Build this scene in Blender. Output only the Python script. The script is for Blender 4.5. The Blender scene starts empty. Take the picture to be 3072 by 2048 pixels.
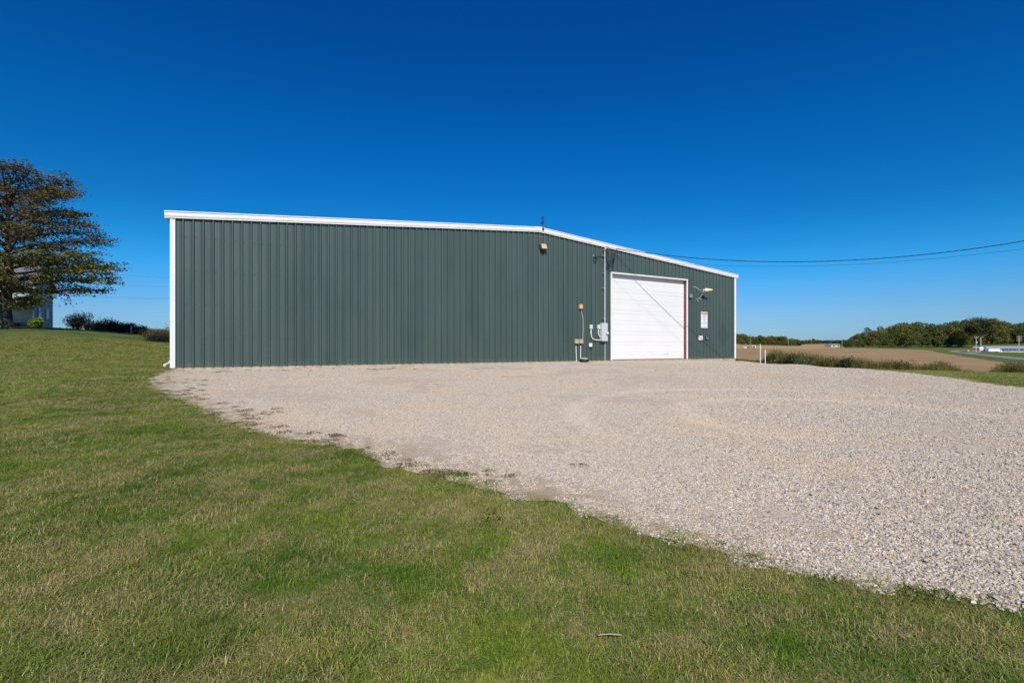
import bpy, math, random
import numpy as np
from mathutils import Vector, Matrix
random.seed(7); RNG = np.random.default_rng(7)
scene = bpy.context.scene
COL = scene.collection
F = 1450.0; CX = 1536.0; HY = 1041.0; CAMZ = 0.73
GLOBAL_Z = 0.0

# ------------------------------------------------------------------ terrain height
PROF = {
 -900: [(0,-.62),(5,-.5),(10,-.28),(17,.08),(25,.75),(35,1.65),(44,2.43),(52,2.95),(62,3.3),(78,3.2),(110,2),(200,-1),(600,-4),(4000,-10)],
 0:    [(0,-.62),(5,-.5),(10,-.28),(17,.08),(25,.75),(35,1.65),(44,2.43),(52,2.95),(62,3.35),(78,3.2),(110,2),(200,-1),(600,-4),(4000,-10)],
 155:  [(0,-.62),(5,-.5),(10,-.28),(17,.07),(25,.72),(35,1.6),(44,2.33),(52,2.85),(62,3.3),(78,3.15),(110,2),(200,-1),(600,-4),(4000,-10)],
 300:  [(0,-.62),(5,-.5),(10,-.3),(17,.03),(25,.6),(35,1.35),(44,1.98),(52,2.42),(62,2.85),(78,2.7),(110,2),(200,-1),(600,-4),(4000,-10)],
 434:  [(0,-.62),(5,-.5),(10,-.32),(17,-.02),(25,.45),(35,1.0),(44,1.55),(52,2.0),(62,2.4),(78,2.5),(110,2),(200,-1),(600,-4),(4000,-10)],
 515:  [(0,-.62),(5,-.5),(10,-.33),(17,-.08),(25,.3),(35,.8),(44,1.35),(52,1.8),(62,2.3),(78,2.5),(110,2),(200,-1),(600,-4),(4000,-10)],
 760:  [(0,-.62),(5,-.52),(10,-.36),(19,-.08),(30,-.06),(60,0.2),(100,.2),(200,-1),(600,-3),(4000,-8)],
 1536: [(0,-.62),(5,-.52),(10,-.38),(20,-.14),(24,-.07),(32,-.08),(60,-.3),(100,-.8),(300,-1.8),(600,0),(4000,10)],
 1833: [(0,-.62),(5,-.52),(10,-.38),(20,-.18),(26.7,-.06),(32,-.1),(60,-.5),(100,-1.2),(300,-1.5),(600,2),(4000,20)],
 2205: [(0,-.62),(5,-.52),(10,-.42),(20,-.22),(31.5,-.14),(34,-.25),(45,-1.3),(70,-1.8),(150,-1.8),(284,-1.2),(400,.1),(600,4.0),(900,6.5),(1400,9),(4000,25)],
 2410: [(0,-.62),(5,-.52),(10,-.42),(20,-.22),(25.5,-.17),(27.5,-.35),(40,-1.3),(70,-1.8),(150,-1.9),(284,-1.3),(400,-.1),(600,1.6),(900,5.6),(1400,10),(4000,30)],
 2560: [(0,-.62),(5,-.52),(10,-.42),(21,-.2),(23,-.3),(26,-.8),(34,-1.4),(70,-1.9),(150,-2.1),(250,-1.4),(330,.2),(500,4),(900,8),(4000,30)],
 2800: [(0,-.62),(5,-.52),(10,-.4),(15.5,-.27),(20,-.25),(23,-.7),(27,-1.35),(70,-2.0),(150,-2.2),(250,-2.0),(300,-1.3),(335,.1),(500,6),(900,12),(4000,30)],
 3072: [(0,-.62),(5,-.5),(11.5,-.3),(16,-.34),(22,-.46),(25,-.9),(29,-1.5),(40,-1.85),(88,-2.0),(110,-2.12),(165,-2.3),(275,-2.45),(305,-2.4),(350,2.4),(500,8),(900,14),(4000,35)],
 4200: [(0,-.62),(5,-.5),(11.5,-.3),(16,-.34),(22,-.46),(25,-.9),(29,-1.5),(40,-1.85),(88,-2.0),(110,-2.12),(165,-2.3),(275,-2.45),(305,-2.4),(350,2.4),(500,8),(900,14),(4000,35)],
}
NA, ND = 600, 500
A0, A1 = math.atan((-900-CX)/F), math.atan((4200-CX)/F)
LD0, LD1 = math.log(0.5), math.log(4000.)
_ag = np.linspace(A0, A1, NA); _ld = np.linspace(LD0, LD1, ND)
_keys = sorted(PROF)
_rows = np.array([np.interp(np.exp(_ld), [p[0] for p in PROF[k]], [p[1] for p in PROF[k]]) for k in _keys])
_pxg = CX + F*np.tan(_ag)
TAB = np.empty((NA, ND))
for j in range(ND):
    TAB[:, j] = np.interp(_pxg, _keys, _rows[:, j])
def _blur(T, ax, n, w=1):
    for _ in range(n):
        P = np.pad(T, [(w, w) if a == ax else (0, 0) for a in (0, 1)], mode='edge')
        T = sum(np.roll(P, -i, ax) for i in range(2*w+1))/(2*w+1)
        T = T[:T.shape[0]-2*w] if ax == 0 else T[:, :T.shape[1]-2*w]
    return T
TAB = _blur(TAB, 1, 2, 1); TAB = _blur(TAB, 0, 2, 3)
def H(X, Y):
    X = np.asarray(X, float); Y = np.asarray(Y, float)
    r = np.hypot(X, Y); a = np.arctan2(X, Y)
    ac = np.clip(a, A0, A1)
    D = np.clip(r*np.cos(ac), 0.5, 3999)
    u = (ac-A0)/(A1-A0)*(NA-1); v = (np.log(D)-LD0)/(LD1-LD0)*(ND-1)
    i = np.clip(u.astype(int), 0, NA-2); j = np.clip(v.astype(int), 0, ND-2)
    fu = u-i; fv = v-j
    z = TAB[i, j]*(1-fu)*(1-fv)+TAB[i+1, j]*fu*(1-fv)+TAB[i, j+1]*(1-fu)*fv+TAB[i+1, j+1]*fu*fv
    back = np.clip((np.abs(a)-1.15)/1.2, 0, 1); back = back*back*(3-2*back)
    z = z*(1-back) + back*(-0.62 - 0.0*r)
    return z
def Hs(x, y): return float(H(x, y))
def hit(px, py, dmin=1.0, dmax=3000):
    """ground point met by the sight line through a photo position"""
    D = np.exp(np.linspace(math.log(dmin), math.log(dmax), 6000))
    X = (px-CX)/F*D; zr = CAMZ-(py-HY)/F*D
    g = H(X, D)
    k = np.argmax(zr <= g)
    if not (zr <= g).any(): k = len(D)-1
    return Vector((X[k], D[k], g[k]))
def at(px, D, off=0.0):
    x = (px-CX)/F*D
    return Vector((x, D, Hs(x, D)+off))
def pt(px, py, D): return Vector(((px-CX)/F*D, D, CAMZ-(py-HY)/F*D))

# ------------------------------------------------------------------ object helpers
def tag(o, label=None, cat=None, group=None, kind=None):
    if label: o['label'] = label
    if cat: o['category'] = cat
    if group: o['group'] = group
    if kind: o['kind'] = kind
    return o
def empty(name, loc, label=None, cat=None, group=None):
    o = bpy.data.objects.new(name, None); COL.objects.link(o); o.location = loc
    o.empty_display_size = 0.3
    return tag(o, label, cat, group)
class MB:
    def __init__(s): s.v = []; s.f = []
    def add(s, vs, fs):
        b = len(s.v); s.v += [tuple(v) for v in vs]; s.f += [tuple(b+i for i in f) for f in fs]; return s
    def box(s, c, size, M=None):
        hx, hy, hz = size[0]/2, size[1]/2, size[2]/2
        vs = [Vector((x, y, z)) for x in (-hx, hx) for y in (-hy, hy) for z in (-hz, hz)]
        if M is not None: vs = [M @ v for v in vs]
        vs = [v+Vector(c) for v in vs]
        return s.add(vs, [(0,1,3,2),(4,6,7,5),(0,4,5,1),(2,3,7,6),(0,2,6,4),(1,5,7,3)])
    def bbox(s, c, size, b=0.01, M=None):
        """box with chamfered edges along z and top"""
        hx, hy, hz = size[0]/2, size[1]/2, size[2]/2
        b = min(b, hx*.45, hy*.45, hz*.45)
        def ring(z, k): 
            a, d = hx-k, hy-k
            return [(-a+b,-d,z),(a-b,-d,z),(a,-d+b,z),(a,d-b,z),(a-b,d,z),(-a+b,d,z),(-a,d-b,z),(-a,-d+b,z)]
        rings = [ring(-hz, b), ring(-hz+b, 0), ring(hz-b, 0), ring(hz, b)]
        vs = [Vector(p) for r in rings for p in r]
        if M is not None: vs = [M @ v for v in vs]
        vs = [v+Vector(c) for v in vs]
        fs = [tuple(range(7, -1, -1)), tuple(range(24, 32))]
        for k in range(3):
            for i in range(8): fs.append((k*8+i, k*8+(i+1) % 8, k*8+8+(i+1) % 8, k*8+8+i))
        return s.add(vs, fs)
    def tube(s, pts, r, n=8, caps=True):
        pts = [Vector(p) for p in pts]
        rs = r if isinstance(r, (list, tuple)) else [r]*len(pts)
        vs = []; 
        d0 = (pts[1]-pts[0]).normalized()
        up = Vector((0,0,1)) if abs(d0.z) < .9 else Vector((1,0,0))
        a = d0.cross(up).normalized()
        for i, p in enumerate(pts):
            if i == 0: d = d0
            elif i == len(pts)-1: d = (pts[-1]-pts[-2]).normalized()
            else: d = ((pts[i+1]-p).normalized()+(p-pts[i-1]).normalized()).normalized()
            a = (a-d*a.dot(d)).normalized(); bb = d.cross(a)
            for k in range(n):
                t = 2*math.pi*k/n; vs.append(p+(a*math.cos(t)+bb*math.sin(t))*rs[i])
        fs = []
        for i in range(len(pts)-1):
            for k in range(n): fs.append((i*n+k, i*n+(k+1) % n, (i+1)*n+(k+1) % n, (i+1)*n+k))
        if caps: fs.append(tuple(range(n-1, -1, -1))); fs.append(tuple((len(pts)-1)*n+k for k in range(n)))
        return s.add(vs, fs)
    def prism(s, prof, p0, p1, ax, ay):
        """closed profile (u,v) swept from p0 to p1, ax/ay = directions of u and v"""
        p0, p1, ax, ay = Vector(p0), Vector(p1), Vector(ax), Vector(ay); n = len(prof)
        vs = [p0+ax*u+ay*v for u, v in prof]+[p1+ax*u+ay*v for u, v in prof]
        fs = [(i, (i+1) % n, n+(i+1) % n, n+i) for i in range(n)]+[tuple(range(n-1,-1,-1)), tuple(range(n, 2*n))]
        return s.add(vs, fs)
    def ball(s, c, r, sc=(1,1,1), nu=10, nv=7):
        vs = []; fs = []
        for j in range(nv+1):
            th = math.pi*j/nv
            for i in range(nu):
                ph = 2*math.pi*i/nu
                vs.append((c[0]+r*sc[0]*math.sin(th)*math.cos(ph), c[1]+r*sc[1]*math.sin(th)*math.sin(ph), c[2]+r*sc[2]*math.cos(th)))
        for j in range(nv):
            for i in range(nu): fs.append((j*nu+i, (j+1)*nu+i, (j+1)*nu+(i+1) % nu, j*nu+(i+1) % nu))
        return s.add(vs, fs)
    def build(s, name, m, parent=None, origin=None, smooth=False, fix=True):
        o0 = Vector(parent_world(parent)) if parent is not None else Vector((0,0,0))
        if origin is not None: org = Vector(origin)
        else: org = o0
        me = bpy.data.meshes.new(name)
        me.from_pydata([tuple(Vector(v)-org) for v in s.v], [], s.f)
        if fix:
            import bmesh
            bm = bmesh.new(); bm.from_mesh(me); bmesh.ops.recalc_face_normals(bm, faces=bm.faces); bm.to_mesh(me); bm.free()
        me.validate(); me.materials.append(m)
        if smooth: me.polygons.foreach_set('use_smooth', [True]*len(me.polygons))
        o = bpy.data.objects.new(name, me); COL.objects.link(o)
        if parent is not None: o.parent = parent; o.location = org-o0
        else: o.location = org
        return o
def parent_world(p):
    v = Vector((0,0,0))
    while p is not None: v += Vector(p.location); p = p.parent
    return v
def quad_mesh(name, V, C=None, mat=None, per=4):
    """V: (N*per,3) numpy, C: (N,3) colour per face"""
    me = bpy.data.meshes.new(name); n = len(V)//per
    me.vertices.add(len(V)); me.vertices.foreach_set('co', V.astype(np.float32).ravel())
    me.loops.add(len(V)); me.loops.foreach_set('vertex_index', np.arange(len(V), dtype=np.int32))
    me.polygons.add(n); me.polygons.foreach_set('loop_start', np.arange(0, len(V), per, dtype=np.int32))
    me.polygons.foreach_set('loop_total', np.full(n, per, np.int32))
    me.update()
    if C is not None:
        at_ = me.color_attributes.new('col', 'FLOAT_COLOR', 'POINT')
        c4 = np.ones((n, per, 4), np.float32); c4[:, :, :3] = C[:, None, :]
        at_.data.foreach_set('color', c4.ravel())
    if mat: me.materials.append(mat)
    return me
def grid_mesh(name, P, m, parent=None):
    """P (a,b,3)"""
    a, b, _ = P.shape
    me = bpy.data.meshes.new(name)
    me.vertices.add(a*b); me.vertices.foreach_set('co', P.astype(np.float32).reshape(-1))
    i = np.arange(a-1)[:, None]*b+np.arange(b-1)[None]
    q = np.stack([i, i+b, i+b+1, i+1], -1).reshape(-1, 4).astype(np.int32)
    me.loops.add(q.size); me.loops.foreach_set('vertex_index', q.ravel())
    me.polygons.add(len(q)); me.polygons.foreach_set('loop_start', np.arange(0, q.size, 4, dtype=np.int32))
    me.polygons.foreach_set('loop_total', np.full(len(q), 4, np.int32))
    me.update(); me.validate()
    if me.polygons[len(q)//2].normal.z < 0: me.flip_normals()
    me.polygons.foreach_set('use_smooth', [True]*len(me.polygons))
    me.materials.append(m)
    o = bpy.data.objects.new(name, me); COL.objects.link(o)
    return o

# ------------------------------------------------------------------ materials
class NT:
    def __init__(s, name):
        s.m = bpy.data.materials.new(name); s.m.use_nodes = True; s.t = s.m.node_tree; s.t.nodes.clear()
        s.out = s.n('ShaderNodeOutputMaterial')
    def n(s, typ, **kw):
        x = s.t.nodes.new(typ)
        for k, v in kw.items(): setattr(x, k, v)
        return x
    def l(s, a, b): s.t.links.new(a, b)
    def val(s, sock, v):
        if isinstance(v, bpy.types.NodeSocket): s.l(v, sock)
        else: sock.default_value = v
    def noise(s, scale, detail=3, rough=.5, vec=None, dist=0):
        x = s.n('ShaderNodeTexNoise'); x.inputs['Scale'].default_value = scale
        x.inputs['Detail'].default_value = detail; x.inputs['Roughness'].default_value = rough; x.inputs['Distortion'].default_value = dist
        if vec is not None: s.l(vec, x.inputs['Vector'])
        return x.outputs['Fac']
    def ramp(s, fac, stops, interp='LINEAR'):
        x = s.n('ShaderNodeValToRGB'); x.color_ramp.interpolation = interp
        e = x.color_ramp.elements
        while len(e) < len(stops): e.new(.5)
        for i, (p, c) in enumerate(stops):
            e[i].position = p; e[i].color = (*c, 1) if len(c) == 3 else c
        s.l(fac, x.inputs['Fac']); return x.outputs['Color']
    def r1(s, fac, a, b, lo=0., hi=1.):
        x = s.n('ShaderNodeMapRange'); x.clamp = True
        s.l(fac, x.inputs[0]); x.inputs[1].default_value = a; x.inputs[2].default_value = b; x.inputs[3].default_value = lo; x.inputs[4].default_value = hi
        return x.outputs[0]
    def mix(s, fac, a, b, mode='MIX'):
        x = s.n('ShaderNodeMix', data_type='RGBA', blend_type=mode)
        s.val(x.inputs[0], fac)
        for k, v in ((6, a), (7, b)):
            if isinstance(v, bpy.types.NodeSocket): s.l(v, x.inputs[k])
            else: x.inputs[k].default_value = (*v, 1)
        return x.outputs[2]
    def math(s, op, a, b=0., c=0.):
        x = s.n('ShaderNodeMath', operation=op)
        s.val(x.inputs[0], a); s.val(x.inputs[1], b); s.val(x.inputs[2], c)
        return x.outputs[0]
    def pos(s): return s.n('ShaderNodeNewGeometry').outputs['Position']
    def objco(s): return s.n('ShaderNodeTexCoord').outputs['Object']
    def map(s, vec, scale=(1,1,1), loc=(0,0,0), rot=(0,0,0)):
        x = s.n('ShaderNodeMapping'); s.l(vec, x.inputs['Vector'])
        x.inputs['Scale'].default_value = scale; x.inputs['Location'].default_value = loc; x.inputs['Rotation'].default_value = rot
        return x.outputs['Vector']
    def bump(s, h, strength=.3, dist=.02):
        x = s.n('ShaderNodeBump'); x.inputs['Strength'].default_value = strength; x.inputs['Distance'].default_value = dist
        s.l(h, x.inputs['Height']); return x.outputs['Normal']
    def princ(s, col, rough=.6, metal=0., normal=None, spec=None):
        b = s.n('ShaderNodeBsdfPrincipled')
        if isinstance(col, bpy.types.NodeSocket): s.l(col, b.inputs['Base Color'])
        else: b.inputs['Base Color'].default_value = (*col, 1)
        s.val(b.inputs['Roughness'], rough); s.val(b.inputs['Metallic'], metal)
        if spec is not None: b.inputs['Specular IOR Level'].default_value = spec
        if normal is not None: s.l(normal, b.inputs['Normal'])
        s.l(b.outputs[0], s.out.inputs[0]); return s.m
def simple(name, col, rough=.5, metal=0., var=.12, scale=6., bump=0., spec=None):
    t = NT(name); p = t.objco(); n = t.noise(scale, 5, .6, p)
    c = t.mix(t.r1(n, .3, .7), tuple(x*(1-var) for x in col), tuple(min(1, x*(1+var*.6)) for x in col))
    nb = t.bump(t.noise(scale*8, 3, .6, p), bump, .01) if bump else None
    return t.princ(c, rough, metal, nb, spec)
def leafmat(name, tint=(1,1,1), transl=.25, objvar=0.):
    t = NT(name); a = t.n('ShaderNodeAttribute', attribute_name='col')
    c = t.mix(1.0, a.outputs['Color'], tint, 'MULTIPLY')
    if objvar:
        oi = t.n('ShaderNodeObjectInfo')
        r = t.ramp(oi.outputs['Random'], [(0,(.72,.82,.85)),(.25,(1.05,1.0,.8)),(.5,(.8,.95,1.0)),(.72,(1.2,1.12,.8)),(.88,(1.35,1.0,.72)),(1,(.85,.95,.8))])
        c = t.mix(1.0, c, r, 'MULTIPLY')
    d = t.n('ShaderNodeBsdfDiffuse'); tr = t.n('ShaderNodeBsdfTranslucent'); t.l(c, d.inputs[0]); t.l(c, tr.inputs[0])
    mx = t.n('ShaderNodeMixShader'); mx.inputs[0].default_value = transl
    t.l(d.outputs[0], mx.inputs[1]); t.l(tr.outputs[0], mx.inputs[2]); t.l(mx.outputs[0], t.out.inputs[0])
    return t.m

def lawn_color(t, p, near=False):
    """mown autumn turf: green to straw patches, world position based"""
    flat = t.map(p, (1,1,0))
    n1 = t.noise(.35, 4, .6, flat, .6); n2 = t.noise(1.7, 5, .65, flat, .3); n3 = t.noise(7., 4, .7, flat)
    g = t.ramp(n1, [(.34,(.036,.070,.010)),(.45,(.060,.098,.017)),(.55,(.098,.130,.028)),(.66,(.15,.165,.048))])
    dry = t.r1(t.math('ADD', t.math('MULTIPLY', n2, .65), t.math('MULTIPLY', n3, .35)), .49, .68)
    c = t.mix(t.math('MULTIPLY', dry, .75), g, (.195,.155,.07))
    # rich green clover spots
    n4 = t.noise(.9, 3, .6, t.map(p, (1,1,0), (31,17,0)), .5)
    c = t.mix(t.math('MULTIPLY', t.r1(n4, .6, .7), .5), c, (.045,.08,.016))
    # mowing bands and scorched streaks on the slope away from the house
    sy = t.n('ShaderNodeSeparateXYZ'); t.l(p, sy.inputs[0]); far = t.r1(sy.outputs[1], 9, 17)
    w = t.noise(.16, 3, .55, t.map(p, (.22,1.9,0), rot=(0,0,-.5)), .5)
    dk = t.mix(1.0, c, (.46,.62,.42), 'MULTIPLY')
    band = t.ramp(w, [(.40,(0,0,0)),(.47,(.45,.45,.45)),(.53,(.75,.75,.75)),(.62,(1,1,1))])
    b2 = t.mix(band, dk, (.098,.125,.034))
    c = t.mix(t.math('MULTIPLY', far, .85), c, b2)
    st = t.noise(1.1, 4, .6, t.map(p, (.3,1.5,0), rot=(0,0,-.35)))
    c = t.mix(t.math('MULTIPLY', far, t.r1(st, .54, .68, 0, .5)), c, (.15,.135,.055))
    # broad pale sunburnt areas near the camera
    pb = t.noise(.55, 3, .6, t.map(p, (1,1,0), (3.3,8.1,0)), .5)
    c = t.mix(t.r1(pb, .52, .68, 0, .5), c, (.15,.145,.06))
    return c
def mat_ground():
    t = NT('lawn_turf'); p = t.pos(); c = lawn_color(t, p)
    c = t.mix(1.0, c, (1.35,1.3,1.15), 'MULTIPLY')
    f = t.noise(28., 4, .8, t.map(p, (1,1,0)))
    c = t.mix(1.0, c, t.ramp(f, [(.3,(.6,.6,.6)),(.5,(1.1,1.1,1.1)),(.7,(1.6,1.55,1.5))]), 'MULTIPLY')
    b = t.bump(t.math('ADD', t.noise(9., 4, .7, t.map(p,(1,1,0))), t.math('MULTIPLY', f, .6)), .9, .06)
    return t.princ(c, .95, 0, b, .1)
def mat_blade():
    t = NT('grass_blade'); p = t.pos(); c = lawn_color(t, p)
    a = t.n('ShaderNodeAttribute', attribute_name='col')
    sep = t.n('ShaderNodeSeparateColor'); t.l(a.outputs['Color'], sep.inputs[0])
    # per-blade brightness in red, dryness in green
    flat = t.map(p, (1,1,0))
    n = t.noise(2.6, 4, .6, flat, .4)
    n5 = t.noise(.8, 3, .6, t.map(p, (1,1,0), (7,3,0)), .4)
    th = t.math('ADD', t.math('MULTIPLY', sep.outputs[1], .38), t.math('ADD', t.math('MULTIPLY', n, .9), t.math('MULTIPLY', n5, .55)))
    c = t.mix(1.0, c, (2.05,2.12,1.15), 'MULTIPLY')
    c = t.mix(t.r1(th, .87, 1.04, 0, .92), c, (.44,.34,.17))
    c = t.mix(1.0, c, t.ramp(sep.outputs[0], [(0,(.55,.65,.6)),(.5,(1.05,1.08,1.)),(1,(1.7,1.65,1.45))]), 'MULTIPLY')
    d = t.n('ShaderNodeBsdfPrincipled'); d.inputs['Roughness'].default_value = .55; d.inputs['Specular IOR Level'].default_value = .25
    tr = t.n('ShaderNodeBsdfTranslucent'); t.l(c, d.inputs['Base Color']); t.l(c, tr.inputs[0])
    mx = t.n('ShaderNodeMixShader'); mx.inputs[0].default_value = .2
    t.l(d.outputs[0], mx.inputs[1]); t.l(tr.outputs[0], mx.inputs[2]); t.l(mx.outputs[0], t.out.inputs[0])
    return t.m
def gravel_patch(t, p):
    flat = t.map(p, (1,1,0))
    n = t.noise(.45, 4, .65, flat, .5); n2 = t.noise(1.9, 4, .6, flat)
    tan = t.r1(t.math('ADD', t.math('MULTIPLY', n, .7), t.math('MULTIPLY', n2, .3)), .5, .66)
    # two curved tyre tracks turning in front of the door
    sx = t.n('ShaderNodeSeparateXYZ'); t.l(p, sx.inputs[0])
    wob = t.math('MULTIPLY', t.math('SUBTRACT', t.noise(.5, 2, .5, flat), .5), .9)
    dx = t.math('SUBTRACT', sx.outputs[0], 5.5); dy = t.math('SUBTRACT', sx.outputs[1], 8.0)
    r = t.math('ADD', t.math('SQRT', t.math('ADD', t.math('MULTIPLY', dx, dx), t.math('MULTIPLY', dy, dy))), wob)
    tr = None
    for R in (4.4, 2.5):
        k = t.r1(t.math('ABSOLUTE', t.math('SUBTRACT', r, R)), .12, .3, 1, 0)
        tr = k if tr is None else t.math('MAXIMUM', tr, k)
    tr = t.math('MULTIPLY', t.math('MULTIPLY', tr, t.r1(n2, .3, .65, .1, 1)), t.math('MULTIPLY', t.r1(dy, -2.2, -.3), t.r1(dx, 1.0, 5.0, 1, .15)))
    return flat, tan, tr
def mat_gravel():
    t = NT('crushed_limestone'); p = t.pos(); flat, tan, tr = gravel_patch(t, p)
    wv = t.n('ShaderNodeTexNoise'); wv.inputs['Scale'].default_value = 9; t.l(flat, wv.inputs['Vector'])
    v = t.n('ShaderNodeTexVoronoi'); v.inputs['Scale'].default_value = 55; v.inputs['Randomness'].default_value = 1; t.l(flat, v.inputs['Vector'])
    v2 = t.n('ShaderNodeTexVoronoi'); v2.inputs['Scale'].default_value = 105; t.l(flat, v2.inputs['Vector'])
    s1 = t.n('ShaderNodeSeparateColor'); t.l(v.outputs['Color'], s1.inputs[0])
    s2 = t.n('ShaderNodeSeparateColor'); t.l(v2.outputs['Color'], s2.inputs[0])
    st = [(0,(.16,.135,.11)),(.14,(.36,.30,.25)),(.4,(.50,.425,.36)),(.7,(.59,.505,.435)),(.86,(.56,.43,.29)),(1,(.72,.64,.57))]
    c1 = t.ramp(s1.outputs[0], st); c2 = t.ramp(s2.outputs[1], st)
    pick = t.r1(t.noise(5, 3, .6, flat), .35, .65)
    c = t.mix(pick, c1, c2)
    c = t.mix(t.math('MULTIPLY', tan, .7), c, (.56,.42,.27))
    dust = t.r1(t.noise(1.1, 4, .6, t.map(p,(1,1,0),(9,4,0))), .5, .7, 0, .35)
    c = t.mix(dust, c, (.56,.475,.405))
    c = t.mix(t.math('MULTIPLY', tr, .5), c, (.68,.59,.51))
    c = t.mix(1.0, c, (1.22,1.18,1.12), 'MULTIPLY')
    ed = t.n('ShaderNodeAttribute', attribute_name='edge')
    en = t.math('ADD', ed.outputs['Fac'], t.math('MULTIPLY', t.noise(2.2, 4, .7, flat), 1.3))
    c = t.mix(t.r1(en, .75, 1.5, .75, 0), c, (.42,.31,.19))
    h = t.math('ADD', t.r1(v.outputs['Distance'], 0, .6, 1, 0), t.math('MULTIPLY', t.r1(v2.outputs['Distance'], 0, .6, 1, 0), .5))
    return t.princ(c, .9, 0, t.bump(h, .6, .010), .15)
def mat_stone():
    t = NT('limestone_chip'); p = t.pos(); flat, tan, tr = gravel_patch(t, p)
    a = t.n('ShaderNodeAttribute', attribute_name='col')
    n = t.noise(60, 3, .6, p)
    c = t.mix(1.0, a.outputs['Color'], t.ramp(n, [(.3,(.82,.82,.82)),(.7,(1.1,1.1,1.1))]), 'MULTIPLY')
    c = t.mix(t.math('MULTIPLY', tan, .55), c, (.60,.455,.30))
    c = t.mix(t.math('MULTIPLY', tr, .4), c, (.68,.59,.51))
    return t.princ(c, .85, 0, None, .2)
def mat_field(name, cols, rowscale, ang):
    t = NT(name); p = t.pos()
    rows = t.noise(1., 3, .6, t.map(p, (rowscale, .012, 0), rot=(0,0,ang)))
    n = t.noise(.05, 5, .6, t.map(p,(1,1,0)), .5); f = t.noise(1.2, 5, .75, t.map(p,(1,1,0)))
    mixf = t.math('ADD', t.math('MULTIPLY', rows, .45), t.math('ADD', t.math('MULTIPLY', n, .3), t.math('MULTIPLY', f, .25)))
    c = t.ramp(mixf, [(.36, cols[0]), (.5, cols[1]), (.64, cols[2])])
    return t.princ(c, .95, 0, t.bump(f, .5, .08), .1)

M = {}
M['ground'] = mat_ground(); M['blade'] = mat_blade(); M['gravel'] = mat_gravel(); M['stone'] = mat_stone()
M['field'] = mat_field('harvested_soil', [(.24,.14,.065),(.38,.245,.12),(.50,.35,.18)], .35, .5)
M['gold'] = mat_field('crop_stubble', [(.38,.235,.10),(.47,.31,.145),(.56,.39,.19)], .2, .3)
M['road'] = simple('pale_asphalt', (.27,.25,.22), .9, var=.12, scale=.4)
M['white'] = simple('white_painted_steel', (.80,.785,.79), .38, var=.05, scale=2.5)
M['whitedoor'] = None
M['concrete'] = simple('concrete', (.42,.36,.28), .9, var=.3, scale=5, bump=.3)
M['galv'] = simple('galvanised_steel', (.50,.54,.54), .42, .35, var=.12, scale=9)
M['pvc'] = simple('grey_white_conduit', (.62,.64,.63), .45, var=.06)
M['boxgrey'] = simple('grey_enamel', (.50,.54,.54), .45, var=.06)
M['beige'] = simple('weathered_beige_plastic', (.42,.37,.27), .6, var=.2, scale=20)
M['orangebox'] = simple('faded_orange_plastic', (.72,.42,.2), .6, var=.3, scale=12)
M['black'] = simple('black_rubber', (.012,.013,.016), .5)
M['darkbronze'] = simple('bronze_enamel', (.05,.036,.028), .45)
M['lens'] = simple('yellowed_lens', (.62,.48,.31), .3, var=.15, scale=14)
M['rust'] = simple('red_primer_steel', (.20,.05,.03), .65, var=.35, scale=8)
M['cream'] = simple('cream_plastic', (.85,.66,.42), .4, var=.05)
M['navy'] = simple('navy_sign_face', (.012,.025,.07), .4)
M['signwhite'] = simple('sign_white', (.8,.8,.8), .45, var=.03)
M['signred'] = simple('sign_red', (.6,.1,.09), .45)
M['paleblue'] = simple('pale_blue_print',(.35,.42,.55),.5)
M['ink'] = simple('grey_ink', (.2,.2,.21), .6)
M['wood'] = simple('pole_timber', (.30,.26,.22), .85, var=.3, scale=3)
M['woodgrey'] = simple('bleached_timber', (.55,.53,.5), .8, var=.2, scale=3)
M['fencewood'] = simple('brown_boards', (.22,.14,.08), .85, var=.3, scale=1.5)
M['bark'] = simple('bark', (.085,.07,.058), .95, var=.45, scale=7, bump=.8)
M['barkpale'] = simple('pale_bark', (.3,.27,.23), .95, var=.3, scale=3)
M['glass'] = simple('dark_glass', (.012,.017,.025), .08, spec=.6)
M['tyre'] = simple('tyre', (.015,.015,.015), .8)
M['vanwhite'] = simple('vehicle_white', (.8,.8,.82), .3, var=.03)
M['brick'] = simple('red_brick', (.22,.06,.045), .85, var=.3, scale=10)
M['red'] = simple('red_boards', (.35,.06,.05), .7, var=.2)
M['blue'] = simple('blue_tarpaulin', (.05,.1,.3), .6, var=.2)
M['polyroof'] = simple('translucent_greenhouse_sheet', (.30,.33,.40), .5, var=.2, scale=.6)
M['teal'] = simple('dark_teal', (.03,.09,.11), .6)

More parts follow.
